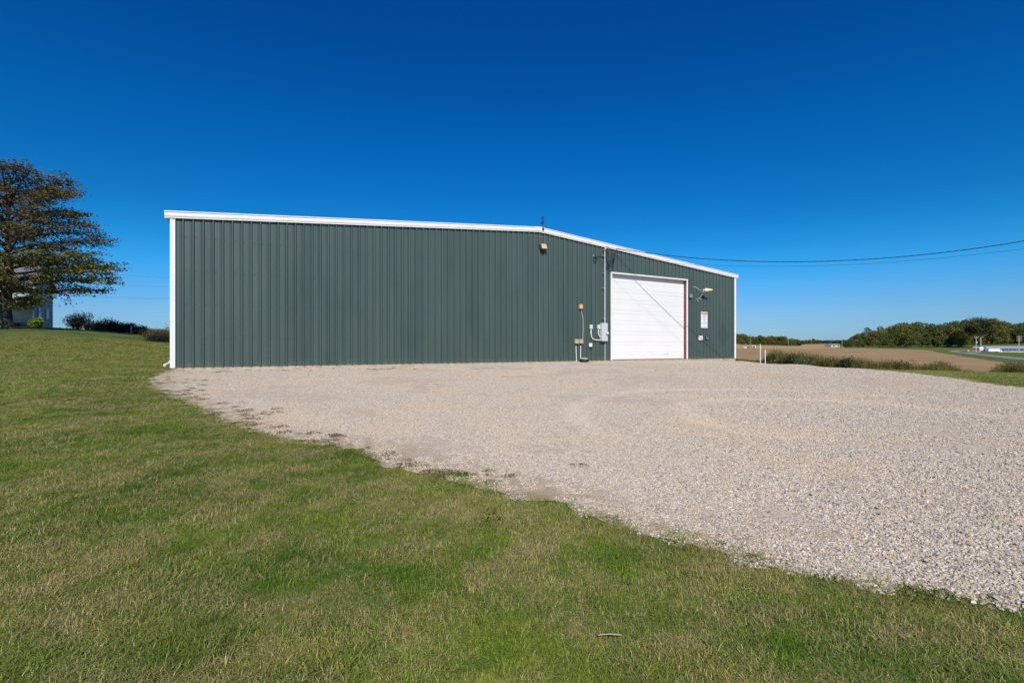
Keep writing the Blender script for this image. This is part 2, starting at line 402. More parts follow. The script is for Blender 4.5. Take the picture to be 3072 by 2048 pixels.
def mat_wall():
    t = NT('green_ribbed_steel'); p = t.objco()      # object origin = left foot of the wall, x runs along it
    n = t.noise(1.2, 4, .6, t.map(p, (1, 1, .15))); n2 = t.noise(.5, 3, .5, p)
    c = t.mix(t.r1(n, .3, .7), (.042,.071,.060), (.055,.087,.074))
    c = t.mix(t.r1(n2, .4, .7, 0, .4), c, (.058,.085,.075))
    # each sheet is a slightly different batch of paint
    sx = t.n('ShaderNodeSeparateXYZ'); t.l(p, sx.inputs[0])
    wn = t.n('ShaderNodeTexWhiteNoise', noise_dimensions='1D'); t.l(t.math('FLOOR', t.math('DIVIDE', sx.outputs[0], .9144)), wn.inputs['W'])
    c = t.mix(1.0, c, t.ramp(wn.outputs['Value'], [(0,(.93,.93,.94)),(1,(1.05,1.05,1.05))]), 'MULTIPLY')
    # darker diamond where a sign used to hang
    ax = t.math('DIVIDE', t.math('ABSOLUTE', t.math('SUBTRACT', sx.outputs[0], DIAM[0])), DIAM[2])
    az = t.math('DIVIDE', t.math('ABSOLUTE', t.math('SUBTRACT', sx.outputs[2], DIAM[1])), DIAM[3])
    k = t.r1(t.math('ADD', ax, az), .93, 1.03, 1, 0)
    c = t.mix(t.math('MULTIPLY', k, .38), c, (.022,.05,.046))
    # mud splash at the foot
    k2 = t.math('MULTIPLY', t.r1(sx.outputs[2], .0, .25, 1, 0), t.r1(t.noise(3, 4, .7, p), .4, .7, 0, .45))
    c = t.mix(k2, c, (.2,.17,.13))
    return t.princ(c, t.r1(n, .3, .7, .38, .46), 0, t.bump(t.noise(2.5, 3, .5, t.map(p,(1,1,.3))), .15, .02), .9)

# ------------------------------------------------------------------ building frame
L0 = Vector(((514-CX)/F*17.01, 17.01, 0)); W = 30.48
T = Vector((.8745, .485, 0)).normalized(); N = Vector((T.y, -T.x, 0))     # along the gable, and out towards the camera
EAVE = 5.50; PEAK = 6.77
def B(s, o, z): return L0+T*s+N*o+Vector((0,0,z))
def wp(px, py, out=0.):
    dx = (px-CX)/F; P = L0+N*out
    s = (dx*P.y-P.x)/(T.x-dx*T.y); Y = P.y+s*T.y
    return s, CAMZ-(py-HY)/F*Y
def roofz(s): return EAVE+(PEAK-EAVE)*(1-abs(s-W/2)/(W/2))
DIAM = (*wp(2168, 1006), .62, .80)
M['wall'] = mat_wall()
MR = Matrix((( T.x, -N.x, 0), (T.y, -N.y, 0), (0, 0, 1)))   # columns: x=T, y=-N (depth), z up
MR = Matrix(((T.x, -N.x, 0), (T.y, -N.y, 0), (0, 0, 1)))

s_dl, z_dt = wp(1834.5, 819); s_dr, _ = wp(2059, 838); 
z_dt = 4.80
bld = empty('metal_building', B(0,0,0), 'long dark green ribbed steel building with white trim and white roll-up door', 'building')
# gable wall sheet
def rib_profile(w, phase):
    P = [(0., 0.)]
    s = phase-.3048*2
    while s < w+.4:
        for ds, o in ((-.080,-.002),(-.040,-.014),(-.036,-.010),(-.029,.030),(-.021,.044),(-.010,.052),(.014,.052),(.020,.046),(.025,.004),(.028,0),(.100,0),(.108,.007),(.126,.007),(.134,0),(.172,0),(.180,.007),(.196,.007),(.204,-.001)):
            if 0.01 < s+ds < w-.01: P.append((s+ds, o))
        s += .3048
    P.append((w, 0.)); return P
prof = rib_profile(W, .345)
prof = sorted(prof)
mb = MB(); 
def colz(s):
    return (z_dt+.02) if s_dl-.02 < s < s_dr+.02 else 0.0
extra = []
for e in (s_dl, s_dr): extra += [(e-.021, 0.), (e-.019, 0.), (e+.019, 0.), (e+.021, 0.)]
prof = sorted([p for p in prof if all(abs(p[0]-e) > .05 for e in (s_dl, s_dr))]+extra)
for (sa, oa), (sb, ob) in zip(prof, prof[1:]):
    if sb-sa < 1e-4: continue
    mid = (sa+sb)/2; zb = colz(mid)
    mb.add([B(sa,oa,zb), B(sb,ob,zb), B(sb,ob,roofz(sb)-.12), B(sa,oa,roofz(sa)-.12)], [(0,1,2,3)])
def oriented(o, org):
    """turn the mesh into the building's own axes so object coordinates run along the wall"""
    me = o.data; inv = MR.inverted()
    R4 = inv.to_4x4(); me.transform(R4); o.rotation_euler = MR.to_euler(); return o
gw = oriented(mb.build('gable_wall', M['wall'], bld, fix=False), None)
tag(gw, 'dark green ribbed gable wall with faint dark diamond stain')
BACK = -34.0
def flat_wall(name, a, b, za, zb, odir, m=M['wall'], step=.3048):
    k = MB(); d = (b-a); ln = d.length; d = d.normalized(); q = int(ln/step)
    pr = []
    for i in range(q+1):
        c = i*step+.15
        for ds, o in ((-.04,0),(-.018,.032),(.018,.032),(.04,0)):
            if 0 < c+ds < ln: pr.append((c+ds, o))
    pr = [(0,0)]+pr+[(ln,0)]
    for (sa, oa), (sb, ob) in zip(pr, pr[1:]):
        k.add([a+d*sa+odir*oa+Vector((0,0,0)), a+d*sb+odir*ob, a+d*sb+odir*ob+Vector((0,0,za+(zb-za)*sb/ln)), a+d*sa+odir*oa+Vector((0,0,za+(zb-za)*sa/ln))], [(0,1,2,3)])
    return oriented(k.build(name, m, bld, fix=False), None)
flat_wall('side_wall', B(0,0,0), B(0,BACK,0), EAVE-.1, EAVE-.1, -T)
flat_wall('side_wall', B(W,0,0), B(W,BACK,0), EAVE-.1, EAVE-.1, T)
k = MB(); k.add([B(0,BACK,0),B(W,BACK,0),B(W,BACK,EAVE-.1),B(W/2,BACK,PEAK-.1),B(0,BACK,EAVE-.1)], [(0,1,2,3,4)]); oriented(k.build('back_wall', M['wall'], bld), None)
k = MB()
for s0, s1 in ((-.16, W/2), (W/2, W+.16)):
    za, zb = (roofz(0)-.0133*1, PEAK) if s0 < 0 else (PEAK, roofz(0)-.0133)
    a0, a1, b1, b0 = B(s0,.05,za-.02), B(s1,.05,zb-.02), B(s1,BACK-.1,zb-.02), B(s0,BACK-.1,za-.02)
    dn = Vector((0,0,-.08))
    k.add([a0,a1,b1,b0,a0+dn,a1+dn,b1+dn,b0+dn], [(0,1,2,3),(4,7,6,5),(0,4,5,1),(1,5,6,2),(2,6,7,3),(3,7,4,0)])
k.build('roof', simple('galvalume_roof', (.55,.56,.56), .35, .5, .08), bld)
# rake trim along both slopes
RP = [(0,0),(.095,0),(.1,-.006),(.1,-.036),(.078,-.042),(.075,-.05),(.075,-.165),(.068,-.19),(.042,-.214),(.040,-.222),(.062,-.226),(.064,-.246),(.0,-.248)]
ov = .19
def rk(s): 
    z = EAVE+(PEAK-EAVE)*(1-abs(s-W/2)/(W/2)); return z
for s0, s1 in ((-ov, W/2-.28), (W/2+.28, W+ov)):
    k = MB(); k.prism(RP, B(s0,0.036,rk(s0)), B(s1,.036,rk(s1)), N, (0,0,1)); k.build('rake_trim', M['white'], bld)
k = MB()
RP2 = [(0,.006),(.108,.006),(.11,-.05),(.098,-.06),(.098,-.2),(.07,-.225),(.07,-.254),(0,-.254)]
k.prism(RP2, B(W/2-.279,.036,rk(W/2-.279)), B(W/2,.036,PEAK), N, (0,0,1)); k.prism(RP2, B(W/2,.036,PEAK), B(W/2+.279,.036,rk(W/2+.279)), N, (0,0,1))
k.build('ridge_plate', M['white'], bld)
# eave gutters running away from the camera
for s0, sg in ((0, -1), (W, 1)):
    k = MB(); gp = [(0,0),(.17,0),(.17,-.05),(.155,-.14),(.11,-.19),(0,-.19)]
    k.prism(gp, B(s0+sg*.02,-.0,EAVE-.055), B(s0+sg*.02,BACK,EAVE-.055), T*sg, (0,0,1)); k.build('gutter', M['white'], bld)
# corner trims with flutes
for s0, sg in ((0., 1), (W, -1)):
    k = MB()
    cp = [(-.036,-.10),(-.036,.055),(-.03,.062),(.045,.062),(.052,.056),(.085,.056),(.092,.062),(.118,.062),(.122,.050),(.122,.034),(-.0,.034),(-.0,-.10)]
    k.prism(cp, B(s0,0,-.0), B(s0,0,roofz(0)-.20), T*sg, N); k.build('corner_trim', M['white'], bld)
# downspout elbow at the left foot
k = MB(); a = B(-.09,-.08,0)
k.tube([B(-.06,-1.3,EAVE-.3), B(-.06,-1.3,.42), B(-.08,-.9,.25), B(-.12,-.25,.13), B(-.21,-.1,.09)], .055, 4); k.build('downspout', M['white'], bld)
# concrete footing
k = MB(); k.box((0,0,0),(1,1,1)); k = MB()
k.prism([(-.35,-.6),(.02,-.6),(.02,-.004),(-.35,-.004)], B(-.0,0,0), B(s_dl-.02,0,0), N, (0,0,1))
k.prism([(-.35,-.6),(.02,-.6),(.02,-.004),(-.35,-.004)], B(s_dr+.02,0,0), B(W,0,0), N, (0,0,1))
k.prism([(-2,-.6),(.03,-.6),(.03,.0),(-2,.0)], B(s_dl-.018,0,0), B(s_dr+.018,0,0), N, (0,0,1))
k.build('foundation', M['concrete'], bld)
# door: ribbed sectional panel set back 0.2 m
REC = -.20
t_ = NT('white_door_steel'); p_ = t_.objco(); nn = t_.noise(.8, 4, .6, p_); nn2 = t_.noise(7, 4, .7, p_)
cc = t_.mix(t_.r1(nn, .35, .7, 0, .4), (.78,.765,.77), (.72,.70,.69)); cc = t_.mix(t_.r1(nn2, .62, .75, 0, .25), cc, (.6,.57,.52))
M['whitedoor'] = t_.princ(cc, .42, 0, t_.bump(t_.noise(1.5,2,.5,p_), .12, .02))
dr = MB(); zz = [0.012]; oo = [0]; z = .235
lines = []
base = .235
while base < z_dt+.3:
    lines += [base, base+.19]; base += .596
for zl in lines:
    if zl < z_dt+.1:
        zz += [zl-.016, zl-.007, zl+.007, zl+.010]; oo += [0, -.012, -.012, 0]
zz.append(z_dt+.25); oo.append(0)
for (za, oa), (zb, ob) in zip(zip(zz, oo), list(zip(zz, oo))[1:]):
    dr.add([B(s_dl-.15,REC+oa,za), B(s_dr+.15,REC+oa,za), B(s_dr+.15,REC+ob,zb), B(s_dl-.15,REC+ob,zb)], [(0,1,2,3)])
door = dr.build('overhead_door', M['whitedoor'], bld, fix=False)
tag(door, 'large white sectional overhead door, closed')
k = MB(); k.bbox(B((s_dl+s_dr)/2, REC+.012, .03), (s_dr-s_dl-.01, .03, .045), .008, MR); k.build('bottom_seal', simple('tan_seal',(.3,.2,.12),.8), door)
k = MB(); k.box(B(s_dr-1.5, REC+.006, .33), (.42,.008,.06), MR); k.build('maker_plate', simple('faded_plate',(.6,.58,.54),.6), door)
# jambs and header in red primer steel
for s0, s1 in ((s_dr-.0, s_dr+.06),(s_dl-.06, s_dl)):
    k = MB(); k.prism([(REC+.01,0),(-.003,0),(-.003,z_dt+.05),(REC+.01,z_dt+.05)], B(s0,0,.001), B(s1,0,.001), N, (0,0,1)); k.build('door_jamb', M['rust'] if s0 > 20 and s0 > s_dl+1 else M['white'], bld)
k = MB(); k.prism([(REC+.01,0),(-.003,0),(-.003,.08),(REC+.01,.08)], B(s_dl,0,z_dt), B(s_dr,0,z_dt), N, (0,0,1)); k.build('door_header', simple('header_steel',(.45,.40,.36),.6), bld)
# slim white trim round the opening
k = MB(); tw = .075
k.prism([(-.0,0),(.058,0),(.058,z_dt+tw),(.0,z_dt+tw)], B(s_dl-tw,0,0), B(s_dl,0,0), N, (0,0,1))
k.prism([(-.0,0),(.058,0),(.058,z_dt+tw),(.0,z_dt+tw)], B(s_dr,0,0), B(s_dr+tw,0,0), N, (0,0,1))
k.prism([(-.0,0),(.058,0),(.058,tw),(.0,tw)], B(s_dl+.001,0,z_dt), B(s_dr-.001,0,z_dt), N, (0,0,1))
k.build('door_trim', M['white'], bld)
# fastener rows
k = MB()
for zr in (.12, 1.05, 2.25, 3.45, 4.65):
    s = .345
    while s < W-.1:
        for q in (.075,):
            ss = s+q
            if not (s_dl-.1 < ss < s_dr+.1 and zr < z_dt+.1) and zr < roofz(ss)-.3: k.box(B(ss,.004,zr),(.022,.012,.022),MR)
        s += .3048
tag(oriented(k.build('fasteners', simple('painted_screw',(.03,.05,.045),.5), bld), None), kind='stuff')

# ------------------------------------------------------------------ things on the wall
def wbox(name, px0, py0, px1, py1, depth, m, parent=None, out=.056, bev=.015, build=True, **kw):
    s0, z0 = wp(px0, py1, out+depth); s1, z1 = wp(px1, py0, out+depth)
    kk = MB(); kk.bbox(B((s0+s1)/2, out+depth/2, (z0+z1)/2), (abs(s1-s0), depth, abs(z1-z0)), bev, MR)
    return kk, B((s0+s1)/2, out, min(z0, z1)), (s0, s1, z0, z1)
# flood light
kk, org, (s0,s1,z0,z1) = wbox('x', 1622, 732, 1641, 750, .16, None)
r = empty('wall_light', org, 'square bronze flood light with yellowed lens under the roof peak', 'light')
kk = MB(); c = B((s0+s1)/2, .14, (z0+z1)/2); ang = Matrix.Rotation(-.35, 3, 'X'); kk.bbox(c, (.36,.18,.34), .03, MR@ang); hs = kk.build('housing', M['darkbronze'], r)
kk = MB(); kk.bbox(c+MR@ang@Vector((.01,-.1,.0)), (.29,.03,.26), .01, MR@ang); kk.build('lens', M['lens'], r)
kk = MB(); kk.bbox(B((s0+s1)/2,.05,(z0+z1)/2-.02),(.14,.06,.16),.01,MR); kk.tube([B((s0+s1)/2-.08,.04,z1+.02),B((s0+s1)/2-.12,.04,roofz(s0)-.3)],.008,5); kk.build('mount', M['darkbronze'], r)
# meter cabinet and mast
kk, org, (s0,s1,z0,z1) = wbox('x', 1806, 969, 1824, 1023.5, .2, None)
r = empty('electrical_panel', org, 'tall grey electrical meter cabinet left of the white door', 'electrical panel')
kk.build('cabinet', M['boxgrey'], r)
k2 = MB(); k2.bbox(B((s0+s1)/2,.262,(z0+z1)/2+.02),(abs(s1-s0)*.86,.014,(z1-z0)*.93),.004,MR); cov = k2.build('cover', simple('cover_grey',(.53,.57,.57),.4), r)
k2 = MB(); cm = B((s0+s1)/2+.1,.268,z0+(z1-z0)*.45); k2.tube([cm, cm+N*.10], [.085,.08], 14); k2.build('meter', simple('meter_glass',(.6,.62,.62),.15), cov)
sm, zm0 = wp(1817, 969, .16)
_, zmt = wp(1814, 753, .16)
k2 = MB(); sm = wp(1814.5, 860, .16)[0]
k2.tube([B(sm,.16,z1-.02), B(sm,.16,zmt)], .045, 10); 
mast = k2.build('mast', M['galv'], r)
for zc in (z1+.25, z1+1.9, zmt-.25, zmt-1.2):
    k2 = MB(); k2.bbox(B(sm,.10,zc),(.16,.13,.04),.008,MR); k2.build('strap', M['galv'], mast)
k2 = MB(); hp = B(sm,.16,zmt); k2.tube([hp+Vector((0,0,-.03)), hp+Vector((0,0,.08)), hp+T*.05+Vector((0,0,.17)), hp+T*.16+N*.03+Vector((0,0,.19)), hp+T*.24+N*.05+Vector((0,0,.11))], [.055,.065,.075,.075,.06], 10); k2.build('weatherhead', simple('weatherhead_grey',(.33,.30,.29),.5,.3), r, smooth=True)
k2 = MB(); sb = wp(1815, 1050, .06)[0]; k2.tube([B(sb,.06,z0), B(sb,.06,-.06)], .018, 8); k2.build('ground_conduit', M['pvc'], r)
# two swan-neck conduits with caps
def conduit(pxs, label):
    pass
for (cap0, cap1, path, lab) in (
   ((1769,974),(1777,987), [(1773,986),(1773,1000),(1774,1009),(1778,1016),(1784,1019),(1793,1020),(1808,1020)], 'grey conduit elbow with white cap, longer and farther from the cabinet'),
   ((1792,974),(1799.5,987), [(1795.5,986),(1795.5,1000),(1797,1007),(1801,1011.5),(1808,1013.5)], 'grey conduit elbow with white cap, shorter and nearer the cabinet')):
    a = wp(cap0[0], cap1[1], .09); b = wp(cap1[0], cap0[1], .09)
    rr = empty('conduit', B((a[0]+b[0])/2,.04,wp(path[-1][0],path[-1][1],.09)[1]), lab, 'conduit', 'conduit elbows beside the meter cabinet')
    k2 = MB(); pts = [B(wp(x,y,.09)[0], .09, wp(x,y,.09)[1]) for x, y in path]; k2.tube(pts, .034, 10); k2.build('pipe', M['pvc'], rr, smooth=True)
    k2 = MB(); k2.bbox(B((a[0]+b[0])/2,.10,(a[1]+b[1])/2),(abs(b[0]-a[0]),.12,abs(b[1]-a[1])),.02,MR); k2.build('cap', simple('conduit_cap',(.6,.62,.61),.5), rr)
    k2 = MB(); k2.bbox(pts[1]-N*.03,(.13,.07,.03),.005,MR); k2.build('strap', M['galv'], rr)
# little boxes
def box_thing(name, rect, depth, m, label, cat, group=None, lidm=None):
    kk, org, (s0,s1,z0,z1) = wbox('x', *rect, depth, m)
    r = empty(name, org, label, cat, group)
    kk.build('housing', m, r)
    k2 = MB(); k2.bbox(B((s0+s1)/2,.056+depth+.006,(z0+z1)/2),(abs(s1-s0)*.84,.014,abs(z1-z0)*.84),.004,MR); k2.build('cover', lidm or m, r)
    return r, (s0,s1,z0,z1)
box_thing('junction_box', (1740,912.5,1749,926), .11, M['orangebox'], 'small faded orange box alone high on the green wall', 'junction box')
rA,_ = box_thing('utility_box', (1726.5,1017,1738,1031), .12, M['beige'], 'left one of the two weathered beige boxes above the white pipes', 'utility box', 'beige utility boxes low on the wall')
rB,_ = box_thing('utility_box', (1740.5,1017,1750.5,1031), .12, M['beige'], 'right one of the two weathered beige boxes, with cable running up', 'utility box', 'beige utility boxes low on the wall')
box_thing('socket_box', (1769,1029,1777,1040.5), .09, M['signwhite'], 'small white outlet box under the conduit elbows', 'outlet box')
box_thing('alarm_sounder', (2072,882,2078.5,893), .12, simple('mid_grey',(.2,.25,.26),.5), 'small grey box right of the door beside the antenna', 'sensor box')
def wtube(name, pts, r, m, label, cat, out=.06, group=None):
    P = [B(wp(x,y,out)[0], out, wp(x,y,out)[1]) for x, y in pts]
    k2 = MB(); k2.tube(P, r, 6); o = k2.build(name, m, None, origin=P[-1]); return tag(o, label, cat, group)
wtube('cable', [(1744.5,926),(1745,936),(1747,946),(1749,955),(1749.3,990),(1748.5,1017)], .012, M['pvc'], 'thin pale cable dropping from the orange box', 'cable', .05)
wtube('conduit', [(1728,1037),(1728.3,1055),(1729,1071),(1729.6,1084.5)], .02, M['signwhite'], 'left white pipe from beige box into gravel', 'pipe', .06, 'white pipes under the beige boxes')
wtube('conduit', [(1742,1037),(1742,1055),(1742,1071),(1742.6,1083.5)], .02, M['signwhite'], 'right white pipe from beige box into gravel', 'pipe', .06, 'white pipes under the beige boxes')
wtube('cable', [(1734,1032),(1738,1038),(1742,1040),(1746,1037),(1748,1032)], .008, simple('blue_grey_cable',(.3,.4,.5),.5), 'looped thin cables hanging under the two beige boxes', 'cable', .06)
# stone-topped black tub at the foot
s0, z0 = wp(1753, 1079, .22); g = B(s0,.22,0); g.z = Hs(g.x, g.y)
r = empty('planter_tub', g, 'low black rubber tub filled with pale stones at the wall foot', 'tub')
k2 = MB(); k2.tube([g, g+Vector((0,0,.02)), g+Vector((0,0,.15)), g+Vector((0,0,.17))], [.2,.23,.25,.23], 16); k2.build('tub', M['black'], r, smooth=True)
k2 = MB()
for i in range(26):
    a = random.random()*6.28; q = .19*math.sqrt(random.random()); k2.ball((g.x+q*math.cos(a), g.y+q*math.sin(a), g.z+.18+.04*random.random()), .05, (1,1,.7), 6, 4)
k2.build('stones', simple('pale_stones',(.5,.48,.38),.9), r)
# log periodic antenna
Om = .42
r = empty('antenna', B(wp(2092,900)[0],.03,wp(2092,900)[1]), 'cream wedge antenna on a grey tripod arm right of the door', 'antenna')
def ap(x, y, o): s_, z_ = wp(x, y, o); return B(s_, o, z_)
J = ap(2108.5, 872, Om)
k2 = MB(); k2.tube([ap(2087,861.5,.04), ap(2104,872,.36)], .013, 6); k2.tube([ap(2094,899,.04), ap(2107,882,.30), ap(2109.5,876,Om), ap(2110,866,Om)], .022, 8)
k2.tube([ap(2082,860,.04), ap(2087,861.5,.04)], .03, 6); k2.tube([ap(2101,897,.04), ap(2106,876,.38)], .011, 6)
for c_ in ((2091,897),(2093,902),(2101,898),(2082,861)): k2.bbox(ap(c_[0],c_[1],.045),(.1,.03,.05),.006,MR)
k2.build('bracket', M['galv'], r)
k2 = MB(); a_ = ap(2110.5,869.5,Om); b_ = ap(2115,869.8,Om+.02); k2.tube([a_, b_], .045, 8); k2.build('clamp', simple('clamp_white',(.75,.8,.82),.4), r)
tip = ap(2138.2, 869.2, Om+.22)
k2 = MB()
d_ = (tip-b_); ln_ = d_.length; d_.normalize(); sd = d_.cross(Vector((0,0,1))).normalized()
vs = []
for q, hz, hw in ((0,.10,.06),(.03,.115,.07),(.35*ln_,.10,.06),(.93*ln_,.045,.03),(ln_,.028,.015)):
    for a in range(10):
        t2 = 2*math.pi*a/10; vs.append(b_+d_*q+Vector((0,0,1))*hz*math.sin(t2)+sd*hw*math.cos(t2))
fs = [tuple(range(9,-1,-1)), tuple(range(40,50))]+[(i*10+a, i*10+(a+1) % 10, i*10+10+(a+1) % 10, i*10+10+a) for i in range(4) for a in range(10)]
k2.add(vs, fs); k2.build('radome', M['cream'], r, smooth=True)
# signs
def text_mesh(txt, size, c, m, parent, name='lettering', out=.004):
    cu = bpy.data.curves.new('t', 'FONT'); cu.body = txt; cu.size = size; cu.align_x = 'CENTER'; cu.align_y = 'CENTER'; cu.extrude = .001
    ob = bpy.data.objects.new('t', cu); COL.objects.link(ob); bpy.context.view_layer.update()
    me = bpy.data.meshes.new_from_object(ob.evaluated_get(bpy.context.evaluated_depsgraph_get())); bpy.data.objects.remove(ob); bpy.data.curves.remove(cu)
    Mx = Matrix(((T.x,0,N.x),(T.y,0,N.y),(0,1,0))).to_4x4()
    me.transform(Mx); me.materials.clear(); me.materials.append(m); me.name = name
    o = bpy.data.objects.new(name, me); COL.objects.link(o); o.parent = parent; o.location = Vector(c)+N*out-parent_world(parent); return o
def sign(rect, m, label, name='sign'):
    kk, org, b4 = wbox('x', *rect, .012, m, bev=.002); r = empty(name, org, label, 'sign'); kk.build('board', m, r); return r, b4
r, (s0,s1,z0,z1) = sign((2103,936,2122.5,983.5), M['signwhite'], 'tall white notice with red heading right of the door', 'notice_sign')
w_ = s1-s0; h_ = z1-z0; ft = .0705
k2 = MB(); k2.box(B((s0+s1)/2,ft,z1-h_*.09),(w_*.9,.003,h_*.11),MR); hd = k2.build('heading_band', M['signred'], r)
text_mesh('WARNING', h_*.085, B((s0+s1)/2, ft+.001, z1-h_*.09), M['signwhite'], r)
k2 = MB()
for i, (fz, fw, off) in enumerate(((.18,.8,0),(.25,.62,0),(.31,.78,0),(.38,.55,0),(.445,.4,0),(.51,.55,0),(.575,.4,0),(.645,.2,-.3),(.645,.38,.2),(.705,.8,0),(.765,.14,-.33),(.765,.5,.12),(.90,.18,0),(.945,.8,0))):
    k2 = MB(); k2.box(B((s0+s1)/2+off*w_,ft,z1-h_*fz),(fw*w_,.002,h_*.018),MR); k2.build('text_line', M['ink'], r)
r, (s0,s1,z0,z1) = sign((2096,1007,2108.5,1019.5), M['signwhite'], 'small square white sign with small black marks', 'small_sign')
k2 = MB(); w_ = s1-s0; h_ = z1-z0
for fx, fz, sw in ((.2,.12,.16),(.82,.12,.16),(.2,.42,.16),(.8,.42,.18),(.5,.3,.2),(.25,.75,.1),(.5,.72,.14),(.75,.78,.1)):
    k2 = MB(); k2.box(B(s0+fx*w_,ft,z1-fz*h_),(sw*w_,.002,h_*.07),MR); k2.build('mark', M['ink'], r)
r, (s0,s1,z0,z1) = sign((2117,1005.5,2128,1019), M['navy'], 'small navy blue sign with pale emblem and text', 'small_sign')
k2 = MB(); w_ = s1-s0; h_ = z1-z0
for fx, fz, sw, sh in ((.3,.28,.22,.2),(.75,.28,.1,.22),(.5,.6,.75,.06),(.5,.7,.7,.06),(.5,.8,.6,.04)):
    k2 = MB(); k2.box(B(s0+fx*w_,ft,z1-fz*h_),(sw*w_,.002,h_*sh),MR); k2.build('mark', M['paleblue'], r)
# coiled cable on the peak
r = empty('cable_coil', B(wp(1629,690,.15)[0],.15,PEAK-.2), 'black coiled cable on a short stick above the roof peak', 'cable coil')
def pk(x, y, o=.17): s_, z_ = wp(x, y, o); return B(s_, o, z_)
k2 = MB(); k2.tube([pk(1628,689), pk(1631,684), pk(1631.5,668), pk(1630,650)], .016, 6)
k2.bbox(pk(1629.5,687,.16),(.1,.04,.13),.01,MR); k2.build('stick', M['black'], r)
k2 = MB()
for (cx_, cy_, rx, ry) in ((1627.5,655.5,2.6,5.2),(1627.2,669,2.6,5.6),(1628.3,656,2.1,4.6),(1628.0,668.5,1.9,4.8)):
    P = [pk(cx_+rx*math.cos(a), cy_+ry*math.sin(a), .17+.02*math.sin(a*2)) for a in np.linspace(0, 2*math.pi, 19)]; k2.tube(P, .017, 5)
k2.tube([pk(1631,652),pk(1634.5,654),pk(1638,659)], .006, 5)
k2.build('loop', M['black'], r)
# service drop and its tangle
def curve3(p0, pm, p1, n, kmax):  # quadratic through z samples
    pass
def wire_path(A_, p1, p2, kmax, n, ang=-15):
    """sagging wire from A_ in a fixed compass direction, fitted to two heights"""
    d = Vector((math.cos(math.radians(ang)), math.sin(math.radians(ang)), 0)); kz = []
    for px_, py_ in (p1, p2):
        q = (px_-CX)/F; kx = (q*A_.y-A_.x)/(d.x-q*d.y); kz.append((kx, CAMZ+(HY-py_)/F*(A_.y+d.y*kx)-A_.z))
    (a, za), (b, zb) = kz
    q2 = (zb/b-za/a)/(b-a); q1 = za/a-q2*a
    return [A_+d*kx+Vector((0,0,q1*kx+q2*kx*kx)) for kx in np.linspace(0, kmax, n)]
A_ = Vector((5.72, 26.45, 6.12))
k2 = MB(); base = wire_path(A_, (2320,785), (3072,723), 30, 260)
for ph in (0, 2.1, 4.2):
    P = []
    for i, p in enumerate(base):
        th = i*.42+ph; P.append(p+Vector((0,0,1))*.013*math.cos(th)+Vector((.36,.93,0))*.013*math.sin(th))
    k2.tube(P, .008, 5, False)
sd_ = k2.build('power_cable', M['black'], None, origin=A_); tag(sd_, 'thick twisted black service cable running from the roof edge over the field', 'power cable', 'overhead cables to the building')
hk = B(18.8, .06, 5.62)
P = wire_path(hk, (2320,799), (3072,746), 31, 160)
k2 = MB(); k2.tube(P, .006, 5, False); o = k2.build('telephone_cable', M['black'], None, origin=hk); tag(o, 'thin lower cable running parallel under the twisted service cable', 'cable', 'overhead cables to the building')
# hook, bracket and drip loops
r = empty('service_loops', ap(1846,760,.3), 'tangle of black drip loops between the mast head and roof edge', 'cable tangle')
k2 = MB(); k2.tube([ap(1838,756,.1), ap(1849,748,.33)], .012, 6); k2.bbox(ap(1838,757,.1),(.1,.08,.05),.01,MR); k2.build('bracket', simple('rusty_bracket',(.3,.12,.08),.7), r)
def loop(pts, o0, o1, rad=.011):
    P = [ap(x, y, o0+(o1-o0)*i/(len(pts)-1)) for i, (x, y) in enumerate(pts)]
    # Catmull-Rom
    Q = []
    for i in range(len(P)-1):
        a, b, c, d = P[max(i-1,0)], P[i], P[i+1], P[min(i+2, len(P)-1)]
        for u in np.linspace(0, 1, 7)[:-1]:
            Q.append(.5*((2*b)+(c-a)*u+(2*a-5*b+4*c-d)*u*u+(3*b-a-3*c+d)*u**3))
    Q.append(P[-1]); k2.tube(Q, rad, 5)
k2 = MB()
loop([(1817,756),(1817.5,772),(1820,786),(1825,787),(1834,776),(1842,760),(1849,748)], .2, .33, .022)
loop([(1819,752),(1818.5,768),(1819,782),(1826,793),(1838,779),(1845,763),(1850,749)], .2, .33, .022)
loop([(1821,751),(1821,770),(1822,792),(1828,805),(1833,800),(1840,796),(1844,770),(1849,749)], .2, .3, .017)
loop([(1822,750),(1823,762),(1826,769),(1832,771),(1838,766),(1846,752)], .2, .33, .014)
k2.build('drip_loop', M['black'], r, smooth=True)
r = empty('cable_coil', ap(1785,782,.06), 'small loop of thin black cable hung on the wall left of the mast', 'cable coil')
k2 = MB()
loop([(1780,769),(1784,768.5),(1792,769),(1810,769.5)], .05, .07, .012)
loop([(1780,771),(1785,771),(1791,777),(1787,785),(1782,784),(1781,777),(1786,774),(1791,780),(1788,787),(1784,785)], .05, .07, .012)
k2.build('loop', M['black'], r)
k2 = MB(); k2.bbox(ap(1780.5,768,.05),(.05,.04,.08),.008,MR); k2.build('hook', M['galv'], r)

# ------------------------------------------------------------------ ground sheets
az = np.concatenate([np.linspace(-math.pi, -1.05, 40, endpoint=False), np.linspace(-1.05, 1.12, 420, endpoint=False), np.linspace(1.12, math.pi, 40)])
rr = np.concatenate([[0.02], np.exp(np.linspace(math.log(.5), math.log(5200), 330))])
AZ, RR = np.meshgrid(az, rr, indexing='ij')
X = RR*np.sin(AZ); Y = RR*np.cos(AZ); Z = H(X, Y)
Z[:, 0] = -.62
g = grid_mesh('ground', np.stack([X, Y, Z], -1), M['ground']); tag(g, kind='structure')

